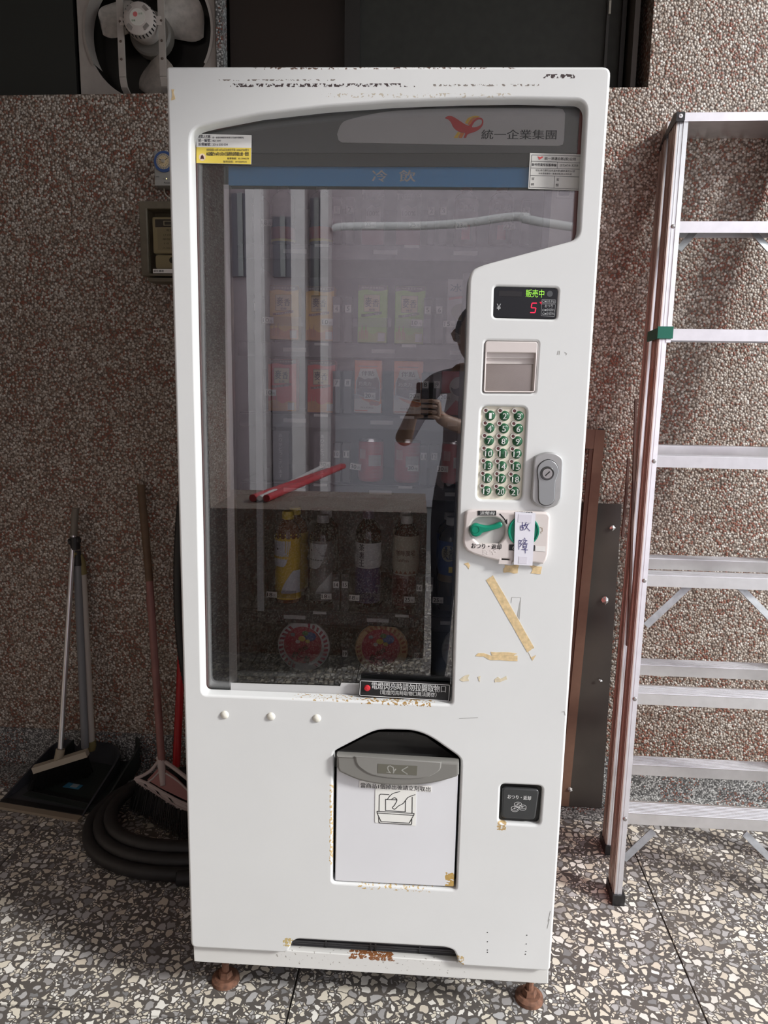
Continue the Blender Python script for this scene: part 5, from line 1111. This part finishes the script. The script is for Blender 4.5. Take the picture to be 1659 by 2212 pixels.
# dry leaf litter by the hose
for k, (px, py) in enumerate(((330, 1830), (305, 1812), (352, 1822))):
    q = wz(px, py, .003); o_ = [(q.x + .022 * math.cos(a) * (1 + .3 * math.sin(3 * a + k)), q.y + .014 * math.sin(a), .003 + .003 * math.cos(2 * a + k)) for a in [j * PI / 5 for j in range(10)]]
    tag(MB().prism(o_, (0, 0, .0012)).build('dry_leaf', M((.13, .09, .05), .8)), ['dry brown leaf on the floor inside the hose coil, nearest', 'dry brown leaf inside the hose coil, nearest the dustpan', 'dry brown leaf under the black bristles'][k], 'leaf', 'dry leaves inside the hose coil')

# ------------------------------------------------------------------ things leaning on the wall right of the machine
pt = [Vector(wy(1180, 1082, WY - .012)), Vector(wy(1343, 1090, WY - .012)), Vector(wy(1300, 1742, WY - .10)), Vector(wy(1165, 1735, WY - .10))]
pt[2].z = .002; pt[3].z = .002
DPN = M((.055, .048, .040), .38, grain=.2, gscale=8, name='dark_stained_board')
sp_ = empty('dark_board', Matrix.Translation(tuple(pt[3])), 'dark brown sheet leaning on the wall between machine and ladder', 'board')
bpy.context.view_layer.update()
MB().prism([local(sp_, p) for p in pt], (0, .006, .0)).build('sheet', DPN, sp_)
FOIL = M((.62, .62, .62), .2, .9)
for k, (px, py, s_) in enumerate(((1323, 1140, .010), (1308, 1297, .013), (1296, 1470, .007), (1231, 1704, .010))):
    f_ = 1 - (py - 1090) / 650; c = Vector(wy(px, py, WY - .016 - .088 * (1 - f_))); mb = MB(); rk = random.Random(k)
    vs = [tuple(Vector(local(sp_, c)) + Vector((s_ * rk.uniform(.5, 1.1) * math.cos(a), -.004 * rk.random(), s_ * (1.4 if k == 1 else 1) * rk.uniform(.5, 1.1) * math.sin(a)))) for a in [j * PI / 6 for j in range(12)]]
    ct = tuple(Vector(local(sp_, c)) + Vector((0, -.008, 0))); mb.add(vs + [ct], [(j, (j + 1) % 12, 12) for j in range(12)]); mb.build('foil_scrap', FOIL if k != 3 else M((.45, .44, .42), .5), sp_)
BFR = M((.185, .105, .07), .5, grain=.06, name='brown_painted_aluminium')
wf0, wf1 = Vector(wy(1305, 929, WY - .02)), Vector(wy(1226, 1742, WY - .085)); wf1.z = .002
ax = (wf0 - wf1); ax.normalize(); sd_ = Vector((-1, 0, -.06)); sd_ = (sd_ - ax * sd_.dot(ax)).normalized(); L_ = (wf0 - wf1).length
fr = empty('screen_frame', Matrix.Translation(tuple(wf1)), 'brown aluminium window screen frame leaning behind the machine', 'window frame')
bpy.context.view_layer.update()
def fpt(u, v): return local(fr, wf1 + ax * v + sd_ * u)
nv = ax.cross(sd_).normalized(); nv = nv if nv.y < 0 else -nv
MB().hexa([fpt(0, 0), fpt(0, L_), fpt(.030, L_), fpt(.030, 0)], [tuple(Vector(fpt(u, v)) + nv * .018) for u, v in ((0, 0), (0, L_), (.030, L_), (.030, 0))]).build('frame_stile', BFR, fr)
MB().hexa([fpt(.0305, .04), fpt(.0305, L_ - .062), fpt(.042, L_ - .062), fpt(.042, .04)], [tuple(Vector(fpt(u, v)) + nv * .012) for u, v in ((.0305, .04), (.0305, L_ - .062), (.042, L_ - .062), (.042, .04))]).build('glazing_bead', M((.15, .085, .055), .5), fr)
for v0, v1 in ((L_ - .060, L_), (0, .04)):
    q = [(.0303, v0), (.0303, v1), (.40, v1), (.40, v0)]; MB().hexa([fpt(*k) for k in q], [tuple(Vector(fpt(*k)) + nv * .017) for k in q]).build('frame_rail', BFR, fr)
q = [(.4003, 0), (.4003, L_), (.43, L_), (.43, 0)]; MB().hexa([fpt(*k) for k in q], [tuple(Vector(fpt(*k)) + nv * .018) for k in q]).build('frame_stile', BFR, fr)
q = [(.004, L_ + .0), (.004, L_ + .004), (.02, L_ + .004), (.02, L_)]; MB().hexa([fpt(*k) for k in q], [tuple(Vector(fpt(*k)) + nv * .018) for k in q]).build('corner_plug', BLACK, fr)

# ------------------------------------------------------------------ aluminium step ladder
F0, FK = 1.7600, .2030          # front frame leans: y = F0 + FK z
R0, RK = 1.9750, .1420          # rear frame
fb0, ft0 = wp(1325, 1944, F0, FK), wp(1461.6, 262, F0, FK)
rb0, rt0 = wp(1309, 1838, R0, RK), wp(1442, 262, R0, RK)
LD = empty('step_ladder', Matrix.Translation((fb0.x, fb0.y, 0)), 'aluminium step ladder leaning folded against the pebble wall, green strap round its rails', 'ladder')
bpy.context.view_layer.update()
def ll(p): return local(LD, p)
XC = .80                                            # middle of the ladder
def sym(p): return Vector((2 * XC - p[0], p[1], p[2]))
def channel(p0, p1, face, depth, yv, inward):        # C-section rail: web on the outside, two flanges, ribbed
    p0, p1 = Vector(p0), Vector(p1); t = (p1 - p0).normalized(); xa = Vector((1, 0, 0)); xa = (xa - t * xa.dot(t)).normalized(); ya = t.cross(xa).normalized()
    if ya.y < 0: ya = -ya
    parts = []
    def bx(u0, u1, v0, v1):
        return ([tuple(Vector(ll(p0 + xa * u + ya * v))) for u, v in ((u0, v0), (u1, v0), (u1, v1), (u0, v1))], [tuple(Vector(ll(p1 + xa * u + ya * v))) for u, v in ((u0, v0), (u1, v0), (u1, v1), (u0, v1))])
    s = 1 if inward > 0 else -1
    web = MB().hexa(*bx(*sorted((0, s * .003)), 0, depth)); 
    for v in (.006, .016, .026, .044, .054, .064):
        if v + .004 < depth: web.hexa(*bx(*sorted((-s * .0022, 0)), v, v + .004))
    fl = MB().hexa(*bx(*sorted((s * .003, s * face)), 0, .003)); fr_ = MB().hexa(*bx(*sorted((s * .003, s * face)), depth - .003, depth))
    fl.hexa(*bx(*sorted((s * face * .42, s * face * .58)), -.0012, 0))
    return web, fl, fr_
WEBM = M((.60, .50, .45), .36, .85, grain=.06, gscale=30, name='ribbed_aluminium_web')  # brownish tint paints the reddish reflection into the rail sides
for sgn in (1, -1):
    for (b_, t_, face, dep) in ((fb0, ft0, .021, .062), (rb0, rt0, .020, .056)):
        b2, t2 = (b_, t_) if sgn > 0 else (sym(b_), sym(t_))
        w_, f_, g_ = channel(b2, t2, face, dep, None, sgn)
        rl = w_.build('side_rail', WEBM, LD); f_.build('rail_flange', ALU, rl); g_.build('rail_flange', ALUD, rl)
    # feet
    for b_, s_ in ((fb0, .026), (rb0, .022)):
        c = b_ if sgn > 0 else sym(b_); MB().box(*sorted((ll(c)[0] - sgn * .003, ll(c)[0] + sgn * (s_ + .003))), ll(c)[1] - .004, ll(c)[1] + .070, -c.z * 0 - .0 + .0, .030).build('rubber_foot', BLACK, LD)
def rail_x(p, q, z): t = (z - p.z) / (q.z - p.z); return (p + (q - p) * t)
def step(px, py, which, h=.030, name='step'):
    if which == 'f': b_, t_, y0, k_, dep, off = fb0, ft0, F0, FK, .066, .030
    else: b_, t_, y0, k_, dep, off = rb0, rt0, R0, RK, .060, .026
    z = wp(px, py, y0, k_).z; c = rail_x(b_, t_, z); xl = c.x + .004; xr = 2 * XC - xl; y = y0 + k_ * z
    p0 = Vector(ll((xl, y, z))); p1 = Vector(ll((xr, y, z)))
    mb = MB().box(p0.x, p1.x, p0.y, p1.y + dep, p0.z - .003, p0.z).box(p0.x, p1.x, p0.y, p0.y + .003, p0.z - h, p0.z - .003).box(p0.x, p1.x, p0.y + dep - .003, p0.y + dep, p0.z - h, p0.z - .003)
    for j in range(8): mb.box(p0.x, p1.x, p0.y + .006 + j * .007, p0.y + .0085 + j * .007, p0.z, p0.z + .0012)
    o = mb.build(name, ALU, LD)
    return p0, p1, z
FS = [(1545, 478), (1545, 712), (1545, 988), (1545, 1248), (1545, 1506), (1545, 1768)]
RS = [(1545, 966), (1545, 1212), (1545, 1444), (1545, 1662)]
for k, q in enumerate(FS):
    p0, p1, z = step(*q, 'f')
    c = rail_x(fb0, ft0, z - .014)
    MB().lathe([(0, -.004), (.0045, -.003), (.006, 0)], 12, tuple(Vector(ll((c.x + .013, F0 + FK * (z - .014) - .001, z - .014)))), 'y').build('rivet', M((.35, .34, .33), .4, .8), LD, True)
for q in RS: step(*q, 'r')
# the upper front flange is wider, above the strap
zu = wp(1440, 740, F0, FK).z
for sgn in (1, -1):
    a, b = rail_x(fb0, ft0, zu), ft0
    if sgn < 0: a, b = sym(a), sym(b)
    MB().hexa([ll((a.x + sgn * .019, a.y - .0025, a.z)), ll((a.x + sgn * .031, a.y - .0025, a.z)), ll((a.x + sgn * .031, a.y + .001, a.z)), ll((a.x + sgn * .019, a.y + .001, a.z))], [ll((b.x + sgn * .019, b.y - .0025, b.z)), ll((b.x + sgn * .031, b.y - .0025, b.z)), ll((b.x + sgn * .031, b.y + .001, b.z)), ll((b.x + sgn * .019, b.y + .001, b.z))]).build('upper_flange', ALU, LD)
# top platform bar and caps
p0 = Vector(ll((ft0.x, F0 + FK * ft0.z - .006, ft0.z)))
wtop = 2 * (XC - ft0.x)
MB().box(p0.x, p0.x + wtop, p0.y, p0.y + .19, p0.z - .002, p0.z + .001).box(p0.x + .02, p0.x + wtop - .02, p0.y, p0.y + .003, p0.z + .001, p0.z + .020).box(p0.x + .02, p0.x + wtop - .02, p0.y + .186, p0.y + .19, p0.z - .022, p0.z - .002).build('top_step', ALU, LD)
for xx in (p0.x - .004, p0.x + wtop - .018):
    MB().prism([(xx, p0.y - .004, p0.z + .021), (xx, p0.y + .02, p0.z + .024), (xx, p0.y + .12, p0.z - .01), (xx, p0.y + .19, p0.z - .07), (xx, p0.y + .18, p0.z - .075), (xx, p0.y + .11, p0.z - .02), (xx, p0.y - .004, p0.z - .002)], (.022, 0, 0)).build('end_cap', M((.022, .022, .024), .4), LD)
    MB().lathe([(.0015, -.002), (.0055, -.0015), (.006, 0)], 14, (xx + .011, p0.y - .004, p0.z + .010), 'y').build('rivet', M((.75, .75, .75), .3, .8), LD, True)
# green strap round the front and rear rails
zs_ = wp(1440, 722, F0, FK).z; c = rail_x(fb0, ft0, zs_); q = Vector(ll((c.x, F0 + FK * zs_, zs_)))
SGR = M((.005, .13, .085), .35, name='green_strap')
MB().hexa([(q.x - .007, q.y - .004, q.z - .013), (q.x - .007, q.y - .004, q.z + .016), (q.x - .003, q.y - .004, q.z + .018), (q.x - .003, q.y - .004, q.z - .012)], [(q.x - .010, q.y + .078, q.z - .016), (q.x - .010, q.y + .078, q.z + .012), (q.x - .005, q.y + .078, q.z + .012), (q.x - .005, q.y + .078, q.z - .016)]).build('strap_side', SGR, LD)
MB().box(q.x - .007, q.x + .034, q.y - .009, q.y - .003, q.z - .012, q.z + .020).build('strap_front', SGR, LD)
# label on the rail
zs_ = wp(1424, 825, F0, FK).z
for nm, dx, mt, z_a, z_b in (('rail_label', -.0026, M((.34, .23, .16), .5), -.035, .035),):
    c = rail_x(fb0, ft0, zs_); q = Vector(ll((c.x, F0 + FK * zs_, zs_)))
    lbx = MB().box(q.x - .0030 + .0, q.x - .0022, q.y + .018, q.y + .034, q.z - .036, q.z + .036).build(nm, mt, LD)
# diagonal braces
GALV = M((.40, .42, .43), .4, .8, grain=.2, gscale=50, name='galvanised_steel')
for a, b, pl in (((1395, 1352), (1492, 1262), 'f'), ((1592, 1262), (1700, 1372), 'f'), ((1347, 1856), (1412, 1795), 'f'), ((1608, 1800), (1690, 1880), 'f'), ((1466, 540), (1500, 500), 'f'), ((1625, 500), (1662, 540), 'f')):
    y0, k_ = (F0 + .03, FK); MB().bar(ll(wp(*a, y0, k_)), ll(wp(*b, y0, k_)), .018, .004, (0, 1, 0) if False else (0, .3, 1)).build('brace', GALV, LD)
# dark rubber strips hanging on the rear rail
for pts, wd in (([(1378, 862), (1374, 1000), (1368, 1200), (1364, 1310), (1360, 1395)], .010), ([(1362, 990), (1356, 1080), (1349, 1160)], .010)):
    P_ = [wp(a, b, R0 - .004, RK) for a, b in pts]; mb = MB()
    for a, b in zip(P_[:-1], P_[1:]): mb.bar(ll(a + Vector((-.006, 0, 0))), ll(b + Vector((-.006, 0, 0))), wd, .006, (0, 1, 0))
    mb.build('rubber_strip', M((.075, .035, .025), .6), LD)

# ------------------------------------------------------------------ the photographer behind the camera, faintly mirrored in the glass
PX, PY = .20, -.46
SK = {'pelvis': (0, 0, .93, .125), 'belly': (0, .01, 1.08, .118), 'chest': (0, .02, 1.26, .132), 'collar': (0, .02, 1.40, .062), 'neck': (0, .035, 1.47, .052),
      'sr': (.165, .02, 1.375, .055), 'er': (.19, .12, 1.11, .042), 'wr': (-.138, .385, 1.235, .027), 'hr': (-.153, .42, 1.262, .024),
      'sl': (-.165, .02, 1.375, .055), 'el': (-.29, .12, 1.13, .042), 'wl': (-.258, .385, 1.235, .027), 'hl': (-.246, .42, 1.262, .024),
      'lr': (.085, 0, .86, .088), 'kr': (.095, .02, .48, .060), 'ar': (.10, -.02, .095, .042), 'tr': (.115, .11, .035, .034),
      'll': (-.085, 0, .86, .088), 'kl': (-.095, .02, .48, .060), 'al': (-.10, -.02, .095, .042), 'tl': (-.115, .11, .035, .034)}
ED = ['pelvis belly', 'belly chest', 'chest collar', 'collar neck', 'collar sr', 'sr er', 'er wr', 'wr hr', 'collar sl', 'sl el', 'el wl', 'wl hl', 'pelvis lr', 'lr kr', 'kr ar', 'ar tr', 'pelvis ll', 'll kl', 'kl al', 'al tl']
ks = list(SK); me = bpy.data.meshes.new('body'); me.from_pydata([SK[k][:3] for k in ks], [tuple(ks.index(q) for q in e.split()) for e in ED], [])
tmp = bpy.data.objects.new('body_tmp', me); COL.objects.link(tmp)
md = tmp.modifiers.new('Skin', 'SKIN'); sb_ = tmp.modifiers.new('Sub', 'SUBSURF'); sb_.levels = 2
sv = me.skin_vertices[0].data
for k, n_ in enumerate(ks):
    sv[k].radius = (SK[n_][3], SK[n_][3] * (.78 if n_ in ('pelvis', 'belly', 'chest') else 1)); sv[k].use_root = n_ == 'pelvis'
bpy.context.view_layer.update()
bm_ = bpy.data.meshes.new_from_object(tmp.evaluated_get(bpy.context.evaluated_depsgraph_get())); bpy.data.objects.remove(tmp)
PS = empty('person', Matrix.Translation((PX, PY, 0)), 'person in a grey shirt holding up a phone, faintly mirrored in the glass', 'person')
bo = bpy.data.objects.new('body', bm_); COL.objects.link(bo); bo.parent = PS; bo.name = 'body'
bm_.materials.clear()
SKIN = M((.48, .30, .22), .5, name='skin')
for mt in (M((.42, .38, .44), .8, name='grey_shirt'), M((.035, .04, .06), .8, name='dark_trousers'), SKIN, M((.03, .03, .03), .6)): bm_.materials.append(mt)
for p in bm_.polygons:
    c = p.center; p.use_smooth = True
    p.material_index = 3 if c.z < .075 else 1 if c.z < .93 else 2 if (c.z > 1.43 and abs(c.x) < .09) or c.y > .16 else 0
hd0 = (0, .075, 1.575)
def sph(r, org, nz=14, n=20, a0=0.0, a1=PI):
    return [(max(r * math.sin(a0 + (a1 - a0) * k / nz), 1e-4), -r * math.cos(a0 + (a1 - a0) * k / nz)) for k in range(nz + 1)]
hb_ = MB().lathe(sph(1, 0), 24); hb_.v = [(hd0[0] + x * .073 * (1 - .16 * max(0, -z)), hd0[1] + y * .092 + (.010 if y > .8 and -.3 < z < .15 else 0), hd0[2] + z * .115) for x, y, z in hb_.v]
hb_.build('head', SKIN, PS, 'all')
hr_ = MB().lathe(sph(1, 0, 10, 20, PI * .42, PI), 24); hr_.v = [(hd0[0] + x * .079, hd0[1] - .012 + y * .094, hd0[2] + .006 + z * .120) for x, y, z in hr_.v]
hr_.build('hair', M((.012, .011, .011), .6), PS, 'all')
MB().tube([(0, .165, 1.595), (0, .178, 1.565), (0, .160, 1.555)], [.008, .014, .010], 8).build('nose', SKIN, PS, True)
MB().tube([(-.022, .158, 1.528), (0, .164, 1.530), (.022, .158, 1.528)], [.004, .007, .004], 8).build('mouth', M((.36, .14, .12), .5), PS, True)
for sx in (-1, 1):
    MB().lathe(sph(.010, 0, 8), 12, (sx * .030, .152, 1.590)).build('eye', M((.05, .04, .04), .3), PS, 'all')
    MB().tube([(sx * .072, .06, 1.60), (sx * .083, .055, 1.585), (sx * .076, .062, 1.555)], [.010, .014, .008], 8).build('ear', SKIN, PS, True)
    wx = -.20 + sx * .045                                   # hand: palm beside the phone, four fingers behind it, thumb in front
    pm = MB().lathe(sph(1, 0, 10), 14); pm.v = [(wx + x * .016, .432 + y * .030, 1.272 + z * .040) for x, y, z in pm.v]; pm.build('palm', SKIN, PS, 'all')
    for k, (dz, ln_) in enumerate(((.030, .046), (.010, .052), (-.010, .048), (-.028, .036))):
        b0 = Vector((wx, .445, 1.272 + dz)); MB().tube([tuple(b0), tuple(b0 + Vector((-sx * .010, .012, .002))), tuple(b0 + Vector((-sx * ln_ * .55, .016, .004))), tuple(b0 + Vector((-sx * ln_, .012, .004)))], [.0088, .0084, .0078, .0062], 8).build('finger', SKIN, PS, True)
    b0 = Vector((wx, .420, 1.285)); MB().tube([tuple(b0), tuple(b0 + Vector((-sx * .012, -.012, .022))), tuple(b0 + Vector((-sx * .028, -.006, .040)))], [.011, .0095, .008], 8).build('thumb', SKIN, PS, True)
ph = empty('mobile_phone', Matrix.Translation((0, -.014, 1.235)), 'dark mobile phone held upright by the person mirrored in the glass', 'phone')
MB().plate(rect(-.038, .038, 0, .140, .010), -.004, .004, (), .002).build('phone_body', M((.02, .02, .022), .3), ph, 30)
MB().plate(rect(-.032, .032, .008, .132), -.0046, -.004).build('phone_screen', M((.05, .05, .055), .15), ph)
